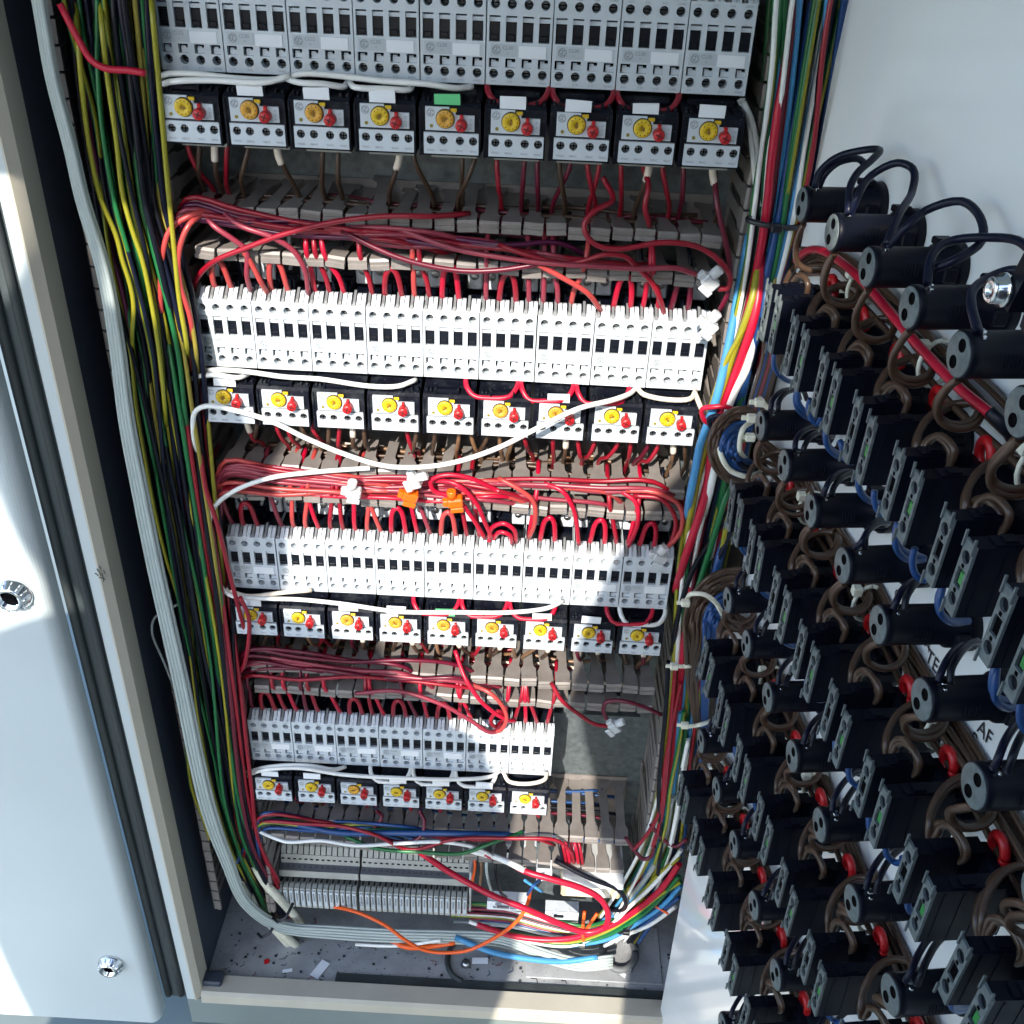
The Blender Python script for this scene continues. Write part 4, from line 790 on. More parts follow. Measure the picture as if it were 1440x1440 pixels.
for r, L in LOOP.items():
    for i, c in zip(L, LC[r]):
        x0 = OX[r]+i*U; z = RZ[r]; p, q_ = (1, 2); h = random.uniform(.088, .097)
        wire3([(x0+PX[p]-.0024, .016, z+.058), (x0+PX[p]-.0022, .008, z+.070), (x0+PX[p]+.0006, .003, z+h-.004), (x0+(PX[p]+PX[q_])/2-.001, .002, z+h), (x0+PX[q_]-.0034, .003, z+h-.004), (x0+PX[q_]-.0008, .008, z+.070), (x0+PX[q_]-.0010, .016, z+.058)], c, .0023, '%s wire loop on top of the %s contactor of the %s row' % (WORD[c], ORD[i], ROWN[r]), group='wire loops on the contactors')
ZL = {1: -.1265, 2: -.3420, 3: -.573}
RIS = {1: [(2, 0), (2, 1), (2, 2), (3, 0), (3, 3), (4, 0), (5, 0), (5, 3), (6, 1), (6, 2), (6, 0), (7, 3), (8, 0)], 2: [(0, 0), (1, 0), (1, 1), (1, 2), (1, 3), (2, 0), (2, 1), (2, 2), (2, 3), (3, 0), (3, 3), (4, 0), (4, 3), (5, 0), (6, 0), (7, 3), (8, 0)], 3: [(0, 0), (0, 3), (1, 0), (1, 1), (1, 2), (2, 0), (2, 3), (3, 0), (3, 3), (4, 0), (4, 3), (5, 0), (5, 3), (6, 0), (6, 1), (6, 2), (6, 3)]}
for r, L in RIS.items():
    for i, k in L:
        x = OX[r]+i*U+PX[k]-.0018; z = RZ[r]; dx = random.uniform(-.012, .008)
        c = random.choice(['coral', 'red', 'red', 'pink', 'brightred']) if r < 3 else random.choice(['red', 'darkred', 'brightred'])
        wire3([(x, .017, z+.058), (x, .010, z+.068), (x+dx*.2, .006, z+.079), (x+dx*.7, .004, ZL[r]-.010), (x+dx, -.003, ZL[r]+.004), (x+dx*1.3, .010, ZL[r]+.022), (x+dx*1.3, .03, ZL[r]+.026)], c, .0021, '%s wire rising from pole %s of the %s contactor in the %s row' % (WORD[c], ['one', 'two', 'three', 'four'][k], ORD[i], ROWN[r]), group='wires rising from the contactors')
# dark coil wires behind the risers
for r in (1, 2, 3):
    for i in range(RN[r]):
        x = OX[r]+i*U+random.uniform(.012, .03); z = RZ[r]
        wire3([(x, .030, z+.074), (x+.003, .028, z+.086), (x+random.uniform(-.006, .01), .022, ZL[r]-.004), (x, .04, ZL[r]+.02)], random.choice(['black', 'navy', 'grey']), .0016, n=6, stuff=True)
# drops from the relays into the ducts
ZU = [-.0925, -.3145, -.544, -.767]
for r in range(4):
    for i in range(RN[r]):
        for k, hx in enumerate((.0093, .0183, .0296, .0388)):
            if k != 2 and random.random() < .38: continue
            x = OX[r]+i*U+hx; z = RZ[r]; c = random.choice(['brown', 'brown', 'red', 'darkred', 'tan'][:4 if r in (0, 3) else 5]) if k < 3 else random.choice(['brown', 'darkred' if r in (0, 3) else 'tan', 'red'])
            dx = random.uniform(-.014, .012); sag = random.uniform(-.004, .004)
            wire3([(x, .008, z-.046), (x+dx*.1, .004, z-.055), (x+dx*.6, .010+sag, z-.072), (x+dx, .022, ZU[r]+.008), (x+dx*1.1, .034, ZU[r]-.006), (x+dx, .045, ZU[r]-.02)], c, .0019, stuff=(k != 2 and random.random() < .75), label='%s wire dropping from terminal %s of the %s relay in the %s row' % (WORD[c], ['one', 'two', 'three', 'four'][k], ORD[i], ROWN[r]), group='wires dropping from the relays', n=7)
            if k == 2 and random.random() < .6:
                wire3([(x, .006, z-.046), (x+dx*.1, .0035, z-.055), (x+dx*.3, .005, z-.062)], 'cream', .0027, 'cream marker sleeve under the %s relay in the %s row' % (ORD[i], ROWN[r]), 'wire sleeve', 'cream wire sleeves under the relays', name='wire_sleeve', n=8)
# wires lying inside the ducts
for r, (zu, zl) in enumerate(((-.0925, -.1265), (-.3145, -.342), (-.544, -.573), (-.767, -.80))):
    for k in range(10):
        z = zl+(zu-zl)*random.uniform(.12, .88); Y = random.uniform(.014, .07); c = random.choice([['brown', 'darkred', 'black'], ['tan', 'red', 'brown', 'cream'], ['tan', 'red', 'cream', 'brown'], ['darkred', 'black', 'blue']][r])
        pts = [(x, Y+random.gauss(0, .003), z+random.gauss(0, .0016)) for x in np.linspace(.006, random.uniform(.3, .408), 9)]
        wire3(pts, c, .0019, n=6, step=.02, stuff=True)

# black and brown feeder wires on the right of the third and fourth rows
for pts, c, l in (([(940, 930), (936, 1000), (930, 1060), (926, 1120), (930, 1180), (925, 1230)], 'black', 'black wire running down along the bare plate edge'), ([(958, 960), (945, 1020), (935, 1080), (928, 1140), (905, 1180), (890, 1195)], 'red', 'red wire swinging into the lower duct end'), ([(920, 1190), (915, 1205), (905, 1208), (892, 1195), (880, 1178)], 'darkred', 'dark red loop at the lower duct end'), ([(966, 1180), (950, 1190), (930, 1178), (915, 1160)], 'darkred', 'dark red wire crossing the lower right bundle'), ([(950, 940), (944, 1010), (938, 1080), (930, 1150), (918, 1190)], 'red', 'long red wire beside the duct of the bottom row'), ([(962, 1000), (952, 1060), (942, 1110), (936, 1160), (920, 1215)], 'gy', 'green and yellow wire beside the bottom right duct'), ([(968, 1040), (958, 1090), (952, 1140), (942, 1190)], 'white', 'white cable right of the bottom right duct')):
    wpx([(x, y, -.016) for x, y in pts], c, .0022, l)

# splice connectors
def splice(px, py, Y, a, kind, label):
    q = at(px, py, Y); root = empty('splice_connector', q); tag(root, label, 'wire connector')
    root.rotation_euler = (.15, a, .1); m = K['orange'] if kind == 'o' else K['clear']
    b = MB(); b.cbox(-.0065, .0065, -.0045, .0045, -.0045, .0045, .0012); b.lathe([(.0040, .0040), (.0040, .012), (.0030, .0125)], 'z', (-.0022, 0, 0), 14); b.cbox(-.0105, -.006, -.003, .003, -.0035, .003, .0008); b.cbox(-.0045, .0065, -.006, -.0040, -.0085, -.0035, .0006)
    b.build('shell', m, root)
    b = MB(); b.cbox(-.003, .003, -.0015, .0015, -.003, .003, .0004); b.build('contact_plate', K['steel'], root)
for a in ((998, 396, -.022, .7, 'c', 'upper clear splice connector beside the dark right end of the second row'), (997, 458, -.022, .6, 'c', 'clear splice connector hanging over the ninth contactor of the second row'), (928, 783, -.018, .4, 'c', 'clear splice connector on the shaded ninth contactor of the third row'), (864, 1022, -.012, .9, 'c', 'clear splice connector in front of the bare galvanised plate'), (497, 692, -.020, .2, 'c', 'clear splice connector above the third contactor of the third row'), (583, 676, -.026, 1.2, 'c', 'milky tubular splice connector above the left orange one'), (577, 697, -.022, .3, 'o', 'left orange splice connector in the sunlit wires'), (640, 705, -.020, -.1, 'o', 'right orange splice connector in the sunlit wires')): splice(*a)
# cable ties
def tie(px, py, Y, rx, rz, a, m, label, w_=.0022):
    q = at(px, py, Y); mb = MB(); ca, sa = math.cos(a), math.sin(a)
    mb.tube([(q[0]+rx*math.cos(t)*ca, q[1]+.5*rx*math.sin(t), q[2]+rx*math.cos(t)*sa) for t in np.linspace(0, 6.283, 26)], w_, 6)
    root = mb.build('cable_tie', m); tag(root, label, 'cable tie')
    hb = MB(); hb.cbox(q[0]-.004, q[0]+.004, q[1]-.5*rx-.006, q[1]-.5*rx, q[2]-.003, q[2]+.003, .0008); hb.build('tie_head', m, root)
tie(1088, 313, -.014, .019, .01, -.08, K['blacktie'], 'black cable tie holding the right bundle at the top')
tie(880, 1300, .004, .015, .01, 1.0, K['blacktie'], 'black cable tie round the lower right corner bundle')
tie(818, 1320, .010, .010, .01, 1.5, K['steel'], 'metal clip below the end of the thick red loop')

for pts, c, l in (([(738, 1238, .0), (750, 1246, -.01), (762, 1254, -.006)], 'lightblue', 'short light blue lead crossed in front of the white rail modules'), ([(760, 1236, .0), (750, 1246, -.014), (742, 1258, -.004)], 'blue', 'short blue lead crossing the light blue one'), ([(690, 1185, .02), (684, 1215, .0), (690, 1250, .0), (700, 1262, .02)], 'palegrey', 'pale grey wire hanging right of the terminal end plate'), ([(700, 1190, .02), (697, 1220, .002), (703, 1252, .004), (712, 1262, .02)], 'black', 'black wire hanging right of the terminal end plate'), ([(664, 1190, .03), (668, 1215, .01), (664, 1240, .012)], 'orange', 'orange lead beside the terminal end plate'), ([(674, 1190, .03), (677, 1215, .01), (675, 1245, .012)], 'tan', 'tan lead beside the terminal end plate')): wpx(pts, c, .0018, l)

# ================================================================== swung out button panel
PD = np.array([.11995, -.99278, 0.]); PN = np.array([-.99278, -.11995, 0.]); PO = np.array([.47445, -.12564, -.0352])
PROT = math.atan2(PD[1], PD[0]); DU, DV = .053444, .150169
def pw(u, v, w): return PO + PD*u + PN*w + np.array([0, 0, v])
def pp(px, py, w):
    d = ray(px, py); o = PO+PN*w; return CC + d*(((o-CC)@PN)/(d@PN))
def puv(px, py, w):
    q = pp(px, py, w)-PO; return float(q@PD), float(q[2])
panel = empty('button_panel', PO, PROT); tag(panel, 'glossy white hinged panel seen from behind, covered in black switch backs', 'control panel')
ue = lambda v: -.1162+(.098-v)*.0229
b = MB(); vb, vt = -1.045, .50
b.prism([(ue(vb), vb), (.70, vb), (.70, vt), (ue(vt), vt)], 'y', 0, .002); b.build('panel_sheet', K['panel'], panel)
b = MB(); b.prism([(ue(vb), vb), (ue(vb)+.0018, vb), (ue(vt)+.0018, vt), (ue(vt), vt)], 'y', .0021, .022); b.build('edge_fold', K['panel'], panel)
for px, py, txt, s_ in ((1312, 930, 'TE', .0125), (1386, 1031, 'AF', .012), (1370, 1040, 'S', .012), (1263, 838, 'O', .010), (1306, 908, 'A', .009), (1420, 1150, 'L1', .012)):
    u, v = puv(px, py, 0); b = MB(); put_text(b, txt, s_, 0, 0, 0); o = b.build('handwriting', K['ink'], panel, fix=False); o.location = (u, -.0006, v); o.rotation_euler = (0, random.uniform(-.15, .15), 0)

# --- indicator lamp holders
lamp0 = empty('lamp_holder')
b = MB(); b.lathe([(.0142, -.0002), (.0142, -.006), (.0125, -.0075), (.0122, -.0135), (.0106, -.0150), (.0105, -.0440), (.0107, -.0442), (.0107, -.0474), (.0101, -.0480), (.0098, -.0480)], 'y', (0, 0, 0), 26)
b.cbox(-.004, .004, -.0155, -.006, .0118, .0158, .0008); b.cbox(.0118, .0150, -.0135, -.006, -.004, .004, .0008)
for k in range(5):
    b.tube([(.01065*math.cos(a), -.0255-k*.0018, .01065*math.sin(a)) for a in (-.15, 0, .15, .3, .45)], .0003, 4)
b.build('body', K['black'], lamp0)
b = MB(); b.lathe([(.0099, -.0479), (.0099, -.0484), (.0094, -.0487), (.0003, -.0487)], 'y', (0, 0, 0), 26); lf = b.build('terminal_face', K['ledface'], lamp0)  # same plastic as the body; its lighter grey stands in for skylight
h0 = None
for x, z in ((.0016, .0050), (-.0016, -.0042)):
    b = MB(); b.lathe([(.0030, -.0486), (.0030, -.0489), (.0022, -.0489), (.0021, -.0488), (.0003, -.0488)], 'y', (x, 0, z), 14); b.build('dark_entry_disc', K['void'], lf)  # raised black disc painted in for the dark of a hole
b = MB(); b.cbox(-.0018, .0018, -.0425, -.0395, .0100, .0118, .0004); b.cbox(.0026, .0045, -.0425, -.0405, .0090, .0108, .0004); b.build('terminal_clip', K['chrome'], lamp0)
# --- push button backs: collar, locking tab and two contact blocks
btn0 = empty('switch_back')
b = MB(); b.lathe([(.0170, -.0002), (.0170, -.0075), (.0158, -.0088), (.0158, -.0130), (.0140, -.0142), (.0140, -.0150)], 'y', (0, 0, 0), 28)
b.cbox(-.0150, .0150, -.0195, -.0135, -.0165, .0150, .0012); b.cbox(.0098, .0172, -.0170, -.006, .008, .0125, .0008); b.cbox(.012, .0176, -.0150, -.004, -.003, .004, .0008)
b.build('mounting_collar', K['black'], btn0)
b = MB(); tr = [(-.007+.0058*math.cos(t), -.0128-.0010*math.sin(t), .0182+.0074*math.sin(t)) for t in np.linspace(0, 6.283, 20)]
b.tube(tr, .0025, 10); b.cbox(-.0085, -.0035, -.0145, -.0085, .007, .0125, .0008); b.build('locking_tab', K['redk'], btn0)
def block(x, col):
    b = MB(); hw, hz = .0044, .0182
    b.add([(x-hw,-.0195,-hz),(x+hw,-.0195,-hz),(x+hw,-.0195,hz),(x-hw,-.0195,hz),(x-hw,-.0520,-hz),(x+hw,-.0520,-hz),(x+hw,-.0520,hz),(x-hw,-.0520,hz)], [(0,1,2,3),(0,4,5,1),(1,5,6,2),(2,6,7,3),(3,7,4,0),(4,5,6,7)])
    b.box(x-hw*.82, x+hw*.82, -.044, -.024, hz, hz+.0010); b.box(x-hw*.6, x+hw*.6, -.040, -.034, hz+.001, hz+.0022)
    for q in range(3): b.box(x+hw, x+hw+.0003, -.048+q*.009, -.047+q*.009, -hz*.9, hz*.9)
    bo = b.build('contact_block', K['black'], btn0)
    b = MB(); b.plate(x-hw, x+hw, -hz, hz, -.0534, [(x-.0028, x+.0028, -.0046, .0046, .0016)], [(x, .0108, .0031), (x, -.0108, .0031)], mr=1, cd=.0022)
    b.add([(x-hw,-.0534,-hz),(x+hw,-.0534,-hz),(x+hw,-.0521,-hz),(x-hw,-.0521,-hz),(x-hw,-.0534,hz),(x+hw,-.0534,hz),(x+hw,-.0521,hz),(x-hw,-.0521,hz)], [(0,1,2,3),(4,5,6,7),(1,2,6,5),(0,3,7,4)])
    b.box(x-hw, x-hw+.0009, -.0545, -.0534, hz-.004, hz+.004); b.box(x+hw-.0009, x+hw, -.0545, -.0534, hz-.004, hz+.004); b.box(x-hw, x-hw+.0009, -.0545, -.0534, -hz-.003, -hz+.004)
    for zz in (.0063, -.0063): b.box(x-.0009, x+.0009, -.05365, -.0534, zz-.0009, zz+.0009, 1)
    f = b.build('front_plate', [K['ledface'], K['void']], bo, fix=False)
    b = MB()
    if col: b.cbox(x-.0014, x+.0022, -.0527, -.0519, -.0034, .0030, .0004); b.build('plunger', K['greenp'], bo)
    else: b.cbox(x-.0026, x+.0026, -.0526, -.0519, -.0043, .0043, .0004); b.build('plunger', K['void'], bo)
block(-.0103, False); block(.0103, True)
# relative wire runs, measured on the fifth column of the top row
def rel(pts, u0, v0): return [(puv(x, y, w)[0]-u0, puv(x, y, w)[1]-v0, w) for x, y, w in pts]
L4 = (4*DU, 0.)
R_LOOP = rel([(1349, 533, .045), (1335, 545, .044), (1318, 572, .040), (1319, 592, .036), (1334, 604, .030), (1355, 606, .022), (1372, 598, .015), (1378, 581, .010), (1370, 570, .006)], *L4)
R_FEED = rel([(1368, 566, .006), (1342, 571, .012), (1319, 579, .020), (1302, 592, .028), (1290, 612, .034), (1287, 630, .037), (1290, 648, .036)], *L4)
R_ARC = rel([(1295, 645, .035), (1297, 632, .035), (1302, 621, .034), (1315, 613, .033), (1328, 619, .032), (1337, 634, .031), (1333, 651, .030), (1322, 668, .030)], *L4)
R_BLUE = rel([(1263, 735, .036), (1259, 750, .037), (1260, 766, .035), (1270, 779, .028), (1285, 784, .018), (1300, 785, .010)], *L4)
R_BLUE2 = rel([(1287, 770, .037), (1285, 785, .037), (1289, 803, .034), (1299, 812, .030), (1309, 806, .030), (1313, 794, .032)], *L4)
R_BLACK = rel([(1203, 770, .043), (1206, 756, .042), (1214, 742, .037), (1228, 731, .027), (1243, 729, .016), (1246, 738, .010)], 3*DU, -DV)
R_BLACK2 = [(u+.0035, v+.0012, w-.004) for u, v, w in R_BLACK]
ROWP = ['top', 'second', 'third', 'fourth', 'fifth']
def inview(u, v, w=.03, m=70):
    q = pw(u, v, w)-CC; z = q@CFW
    if z < .08: return False
    x, y = 720+CF*(q@CR)/z, 720-CF*(q@CU)/z
    return -m < x < 1440+m and -m < y < 1440+m
def runw(R, u, v, col, r, label, group, jit=.0016, parent=None):
    j = [random.gauss(0, jit) for _ in range(2)]
    wire3([pw(u+a+(j[0] if 0 < k < len(R)-1 else 0), v+b_+(j[1] if 0 < k < len(R)-1 else 0), w) for k, (a, b_, w) in enumerate(R)], col, r, label, step=.004, n=9, parent=parent, name='lead')
firstl = firstb = True
for j in range(5):
    for i in range(8):
        u, v = i*DU, -j*DV
        if j == 4 and i < 3: continue
        if inview(u, v, .04):
            if firstl: c = lamp0; c.location = pw(u, v, 0); firstl = False
            else: c = copy_tree(lamp0, pw(u, v, 0))
            c.rotation_euler = (random.gauss(0, .008), random.gauss(0, .05), PROT+random.gauss(0, .01)); tag(c, 'black round lamp holder, %s from the panel edge in the %s lamp row' % (ORD[i], ROWP[j]), 'lamp holder', 'round lamp holders on the panel')
            where = 'lamp holder %s from the edge in the %s row' % (ORD[i], ROWP[j])
            runw(R_LOOP, u, v, 'brown', .0019, 'brown wire curl under the ' + where, 'brown curls under the lamp holders', parent=c)
            if j > 0:
                runw(R_BLACK, u, v, 'navy', .0018, 'black wire arching above the ' + where, 'black arches above the lamp holders', parent=c); runw(R_BLACK2, u, v, 'black', .0018, 'second black wire above the ' + where, 'black arches above the lamp holders', parent=c)
        ub, vb_ = u-.0055, v-.0757
        if j == 4: continue
        if inview(ub, vb_, .05):
            if firstb: c = btn0; c.location = pw(ub, vb_, 0); firstb = False
            else: c = copy_tree(btn0, pw(ub, vb_, 0))
            c.rotation_euler = (random.gauss(0, .012), random.gauss(0, .02), PROT+random.gauss(0, .012)); tag(c, 'black double switch back, %s from the panel edge in the %s switch row' % (ORD[i], ROWP[j]), 'switch', 'switch backs on the panel')
            where = 'switch %s from the edge in the %s row' % (ORD[i], ROWP[j])
            runw(R_FEED, u, v, 'brown', .0019, 'brown wire feeding the ' + where, 'brown feeds of the switches', parent=c)
            runw(R_ARC, u, v, 'brown', .0019, 'brown arch over the ' + where, 'brown arches over the switches', parent=c)
            runw(R_BLUE, u, v, 'blue', .0018, 'blue wire under the ' + where, 'blue wires under the switches', parent=c)
            if random.random() < .6: runw(R_BLUE2, u, v, 'blue', .0018, 'blue jumper under the ' + where, 'blue jumpers under the switches', parent=c)
# fifth switch row, only the ones beyond the third column show
for i in range(0, 6):
    u, v = i*DU, -4*DV; ub, vb_ = u-.0055, v-.0757+.075
    if i >= 1: continue
# black supply wires of the top lamp row
TOPB = [[(1146, 264, .044), (1152, 243, .042), (1175, 222, .034), (1215, 211, .022), (1237, 211, .018), (1226, 225, .026), (1206, 243, .036), (1195, 265, .042), (1193, 302, .044)], [(1150, 266, .040), (1160, 245, .038), (1180, 228, .030), (1205, 223, .020), (1218, 232, .012)], [(1196, 302, .042), (1206, 276, .041), (1226, 246, .030), (1262, 229, .020), (1284, 238, .014), (1283, 268, .018), (1264, 302, .034), (1246, 345, .044)],
        [(1250, 345, .042), (1276, 318, .038), (1302, 296, .028), (1352, 283, .018), (1378, 305, .014), (1381, 338, .016), (1346, 364, .030), (1314, 378, .038)], [(1304, 400, .044), (1308, 366, .041), (1322, 346, .034), (1345, 337, .026), (1390, 334, .018), (1430, 338, .014), (1450, 352, .012)], [(1376, 468, .044), (1366, 430, .043), (1368, 408, .038), (1388, 392, .028), (1420, 380, .018), (1450, 384, .014)]]
for i, q in enumerate(TOPB): wire3([pp(*p) for p in q], 'navy', .0021, 'black wire arching high over the top lamp row, %s from the panel edge' % ORD[i], step=.004, n=10)
wire3([pp(*p) for p in [(1120, 366, .012), (1135, 353, .020), (1155, 352, .024), (1190, 374, .026), (1225, 408, .026), (1262, 452, .025), (1300, 495, .024), (1345, 542, .022), (1404, 590, .020)]], 'brightred', .0026, 'bright red cable running along under the top lamp row', cat='cable', name='cable', step=.006, n=10)
# brown looms tied along the panel
for j in range(4):
    for k in range(7):
        v0 = -j*DV-.043-.010*j+[.007, 0, -.007, .004, -.004, .0025, -.0025][k]+random.gauss(0, .0008); w0 = .004+.0035*(k % 3); pts = [(-.085, v0-.02+random.gauss(0, .006), .010)]
        pts += [(u, v0+random.gauss(0, .0016)-.01*max(0, .05-u)*4, w0+random.gauss(0, .001)) for u in np.linspace(-.03, .46, 11)]
        wire3([pw(*p) for p in pts], 'brown', .0019, '%s brown loom wire tied along the panel under the %s lamp row' % (['highest', 'middle', 'lowest'][k] if k < 3 else '', ROWP[j]), group='brown loom wires under the %s lamp row' % ROWP[j], step=.012, n=7, stuff=k > 2)
    for i in range(4):
        u = .02+i*.107; v = -j*DV-.045-.010*j; mb = MB(); mb.tube([pw(u, v+.013*math.cos(t), .008+.009*math.sin(t)) for t in np.linspace(0, 6.283, 18)], .0013, 6); o = mb.build('cable_tie', K['creamtie'])
        tag(o, 'cream cable tie on the panel loom, %s from the edge under the %s lamp row' % (ORD[i], ROWP[j]), 'cable tie', 'cream cable ties on the panel looms')
        hb = MB(); q = pw(u, v+.010, .017); hb.cbox(q[0]-.003, q[0]+.003, q[1]-.003, q[1]+.003, q[2]-.003, q[2]+.003, .0008); hb.build('tie_head', K['creamtie'], o)
# coils of brown and blue wire hanging off the panel edge
def coil(cx, cy, r0, r1, N, col, a0, a1, Y, label, group, tail, sq=1.0):
    for k in range(N):
        r_ = r0+(r1-r0)*k/max(1, N-1); pts = [(cx+r_*math.cos(a)*sq, cy-r_*math.sin(a), Y+.010*math.sin(a*1.3)+random.gauss(0, .0015)) for a in np.linspace(a0, a1, 12)]
        pts += [(x+random.gauss(0, 3), y+random.gauss(0, 3), Yk) for x, y, Yk in tail]
        wpx(pts, col, .0019, (['outermost ', '', 'middle ', '', 'innermost '][min(4, k//3*2)])+label, group=group, step=.006, n=7, stuff=k % 3 > 0)
coil(1046, 628, 54, 40, 9, 'brown', 1.0, 4.6, -.058, 'brown wire turn of the coil beside the lamp holder at the panel edge', 'brown turns of the upper coil', [(1085, 690, -.05), (1090, 720, -.03)], .9)
coil(1048, 632, 38, 16, 9, 'blue', 1.2, 5.0, -.062, 'blue wire turn of the coil beside the lamp holder at the panel edge', 'blue turns of the upper coil', [(1075, 680, -.05), (1085, 720, -.03)], .9)
coil(1036, 880, 80, 54, 9, 'brown', 1.4, 3.3, -.050, 'brown wire turn of the large lower coil at the panel edge', 'brown turns of the lower coil', [(972, 960, -.045), (980, 1010, -.035), (992, 1060, -.03), (1010, 1110, -.025)], .92)
coil(1036, 880, 50, 30, 7, 'blue', 1.4, 3.3, -.056, 'blue wire turn of the large lower coil at the panel edge', 'blue turns of the lower coil', [(992, 960, -.045), (990, 1010, -.035), (990, 1060, -.03), (985, 1100, -.02)], .92)
for k in range(8):
    c = ['brown', 'brown', 'blue', 'brown', 'pink', 'brown', 'blue', 'brown'][k]; o_ = k*5
    wpx([(1128-o_*.2, 380+o_*.6, -.03), (1108-o_*.8, 430, -.036), (1095-o_*.6, 500, -.038), (1078-o_*.6, 560, -.046), (1062-o_*.5, 600, -.052)], c, .0019, '%s feeder wire down the panel edge to the upper coil, %s from the right' % (WORD[c], ORD[k]), group='%s feeders at the panel edge' % WORD[c])
def etie(pts, Y, label, hd):
    n_ = len(pts); mb = MB(); mb.tube(spline([at(x, y, Yk+(.022 if k in (0, n_-1) else 0)) for k, ((x, y), Yk) in enumerate(zip(pts, Y))], .003), .0021, 6); o = mb.build('cable_tie', K['creamtie']); tag(o, label, 'cable tie')
    q = at(*hd); hb = MB(); hb.cbox(q[0]-.0036, q[0]+.0036, q[1]-.003, q[1]+.003, q[2]-.0028, q[2]+.0028, .0008); hb.cbox(q[0]-.0075, q[0]-.0033, q[1]-.0010, q[1]+.0010, q[2]-.0018, q[2]+.0018, .0004); hb.build('tie_head', K['creamtie'], o)
etie([(1062, 590), (1044, 605), (1040, 630), (1050, 648)], [-.075]*4, 'cream cable tie with its head up beside the small lamp holder', (1057, 588, -.078))
etie([(1012, 610), (1014, 640), (1028, 662), (1050, 670), (1072, 660)], [-.074]*5, 'long cream cable tie curving under the upper coil', (1055, 615, -.076))
etie([(966, 842), (975, 835), (990, 836), (1005, 846), (1014, 860), (1016, 868)], [-.068, -.074, -.076, -.074, -.07, -.06], 'wide cream cable tie round the large lower coil', (964, 848, -.064))
etie([(945, 936), (965, 937), (985, 934)], [-.05, -.055, -.05], 'cream cable tie low on the large coil', (948, 937, -.056))
etie([(964, 1022), (985, 1019), (1004, 1012)], [-.045, -.05, -.05], 'cream cable tie under the large coil', (963, 1020, -.05))
etie([(985, 1075), (1000, 1080), (1018, 1070)], [-.045, -.05, -.05], 'cream cable tie by the lowest part of the blue wires', (1014, 1070, -.052))
etie([(1068, 560), (1078, 572), (1090, 578)], [-.07]*3, 'cream cable tie head above the small lamp holder at the panel edge', (1068, 566, -.074))
q = at(1022, 616, -.05); mb = MB(); mb.cbox(q[0]-.005, q[0]+.005, q[1]-.004, q[1]+.004, q[2]-.006, q[2]+.006, .0015); tag(mb.build('cable_clamp', K['blacktie']), 'small black clamp at the top of the upper coil', 'cable clamp')
wpx([(1024, 620, -.066), (1032, 640, -.07), (1044, 655, -.07), (1062, 660, -.06)], 'navy', .003, 'dark thick wire curving across the upper coil')
wire3([pp(*p) for p in [(1392, 578, .0225), (1404, 590, .020), (1416, 604, .016), (1424, 618, .010)]], 'black', .0029, 'black sleeve on the end of the bright red panel cable', cat='wire sleeve', name='wire_sleeve')
# door stay with its bolt, close to the camera at the right
ds = empty('door_stay', pp(1416, 408, .07), PROT); tag(ds, 'black metal door stay with a bright bolt at the far right', 'door stay')
b = MB(); b.lathe([(.0048, -.0055), (.0044, -.0065), (.0022, -.0066), (.0020, -.0052), (.0004, -.0052)], 'y', (0, 0, 0), 24); b.lathe([(.0062, -.001), (.0062, -.0024), (.0050, -.0028), (.0048, -.0056)], 'y', (0, 0, 0), 24); b.build('bolt', K['chrome'], ds)
b = MB(); b.prism([(-.001, -.004), (.006, -.006), (.024, .060), (.018, .062)], 'y', -.001, .006); b.prism([(.004, -.012), (.05, -.03), (.05, .0), (.004, .004)], 'y', .0065, .010); b.build('bracket', K['black'], ds)

# ================================================================== two people at the cabinet, behind the camera; they block the sun
skin = mat('skin', (.45, .26, .18), .5); cloth = mat('dark_cloth', (.03, .035, .05), .85, var=.2, scale=120); trousers = mat('trousers', (.05, .05, .06), .85, var=.2); hairm = mat('hair', (.03, .02, .015), .6)
def person(name_label, Yp, sh, height_chin, parts):
    """sh: offset from shadow coordinates on the cabinet face to the person's plane"""
    ox, oz = sh; mb = MB()
    def T(pts, r):
        P = [(x+ox+SUN[0]/SUN[1]*dy, Yp+dy, z+oz+SUN[2]/SUN[1]*dy) for x, dy, z in pts]; q = spline(P, .02); L = len(q)
        rr = np.interp(np.linspace(0, 1, L), np.linspace(0, 1, len(r)), r); mb.tube(q, list(rr), 14)
    def E(c, r):
        mb.lathe([(r[0]*math.sin(t)+.0005, r[2]*math.cos(t)) for t in np.linspace(.02, 3.12, 14)], 'z', (0, 0, 0), 18)
        n_ = 14*18
        for k in range(len(mb.v)-n_, len(mb.v)):
            x, y, z = mb.v[k]; mb.v[k] = (x+c[0]+ox+SUN[0]/SUN[1]*c[1], y*r[1]/r[0]+Yp+c[1], z+c[2]+oz+SUN[2]/SUN[1]*c[1])
    parts(T, E)
    o = mb.build('person', [cloth]); md = o.modifiers.new('join', 'REMESH'); md.mode = 'VOXEL'; md.voxel_size = .010; md.use_smooth_shade = True
    tag(o, name_label, 'person'); return o
SX, SZ = SUN[0]/SUN[1], SUN[2]/SUN[1]
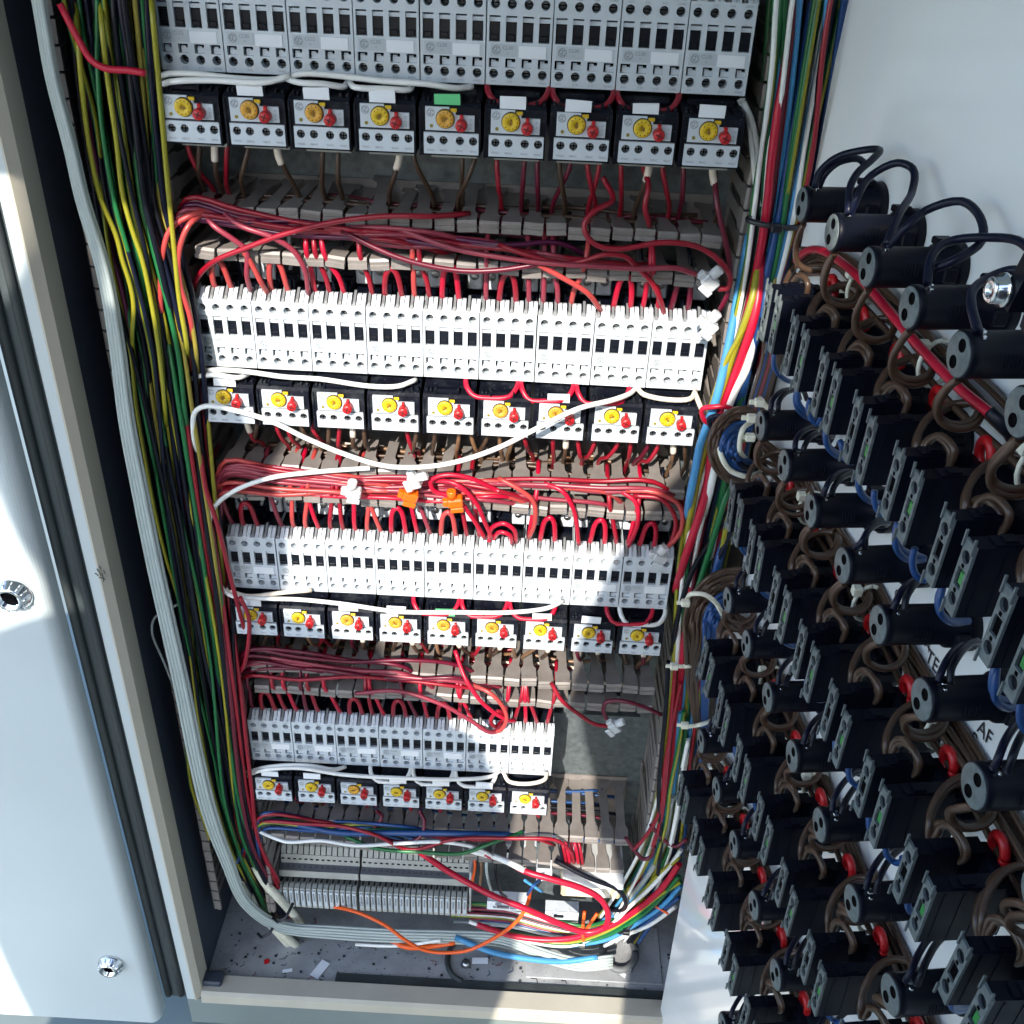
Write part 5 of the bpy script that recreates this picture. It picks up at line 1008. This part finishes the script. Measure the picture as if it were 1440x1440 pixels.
def body1(T, E):
    E((-.040, 0, -.362), (.096, .105, .160)); E((-.05, .095, -.345), (.014, .02, .022))
    T([(-.035, 0, -.42), (-.025, .0, -.56)], [.070, .085])
    T([(-.25, 0, -.665), (-.12, 0, -.605), (-.03, 0, -.59), (.06, 0, -.590), (.17, 0, -.655)], [.06, .085, .10, .088, .062])
    T([(-.03, 0, -.62), (-.02, 0, -.85), (.0, 0, -1.12), (.0, 0, -1.25)], [.17, .18, .195, .19])
    T([(-.20, .0, -.73), (-.215, .0, -.95), (-.20, 0, -1.22)], [.060, .068, .068])
    T([(.185, .0, -.66), (.225, .02, -.80), (.232, -.02, -1.0), (.215, .10, -1.16), (.20, .14, -1.25)], [.058, .052, .050, .042, .030])
    T([(-.25, .0, -.67), (-.33, .03, -.53), (-.40, .06, -.40), (-.36, .10, -.33), (-.25, .11, -.31), (-.14, .11, -.258), (-.085, .10, -.215), (-.061, .10, -.15), (-.061, .10, -.06)], [.058, .052, .05, .05, .05, .045, .036, .023, .021])
    for s_ in (-1, 1):
        T([(-.03+s_*.085, 0, -1.22), (-.03+s_*.10, .02, -1.50), (-.03+s_*.10, -.01, -1.80)], [.10, .075, .055]); T([(-.03+s_*.10, -.03, -1.80), (-.03+s_*.11, .14, -1.82)], [.045, .04])
person('person in dark clothes standing left at the cabinet, shadow on the relays', -1.05, (-SX*1.05, -SZ*1.05), 0, body1)
def body2(T, E):
    E((.63, 0, -.02), (.085, .10, .125)); E((.63, .095, -.03), (.014, .02, .022))
    T([(.63, 0, -.08), (.63, 0, -.22)], [.058, .075])
    T([(.45, 0, -.33), (.54, 0, -.26), (.63, 0, -.25), (.72, 0, -.26), (.82, 0, -.33)], [.06, .085, .10, .085, .062])
    T([(.63, 0, -.28), (.63, 0, -.55), (.63, 0, -.85), (.63, 0, -1.0)], [.19, .19, .18, .18])
    T([(.47, .0, -.33), (.405, -.04, -.45), (.382, -.05, -.58), (.395, .02, -.69), (.43, .10, -.80), (.47, .14, -.90)], [.070, .062, .058, .052, .046, .038])
    T([(.80, .0, -.33), (.84, .02, -.50), (.84, .06, -.66), (.78, .16, -.75)], [.06, .054, .048, .036])
    for s_ in (-1, 1):
        T([(.63+s_*.10, 0, -.95), (.63+s_*.11, .02, -1.30), (.63+s_*.11, -.01, -1.70)], [.11, .08, .055]); T([(.63+s_*.11, -.03, -1.72), (.63+s_*.12, .14, -1.74)], [.045, .04])
person('person in dark clothes standing right at the cabinet, shadow on the panel', -.98, (-SX*.98, -SZ*.98), 0, body2)

o = STUFF.build('wires', [WM[k] for k in STM], fix=False); o['kind'] = 'stuff'; tag(o, 'countless thin wires packed deep inside the ducts and looms', 'wires')
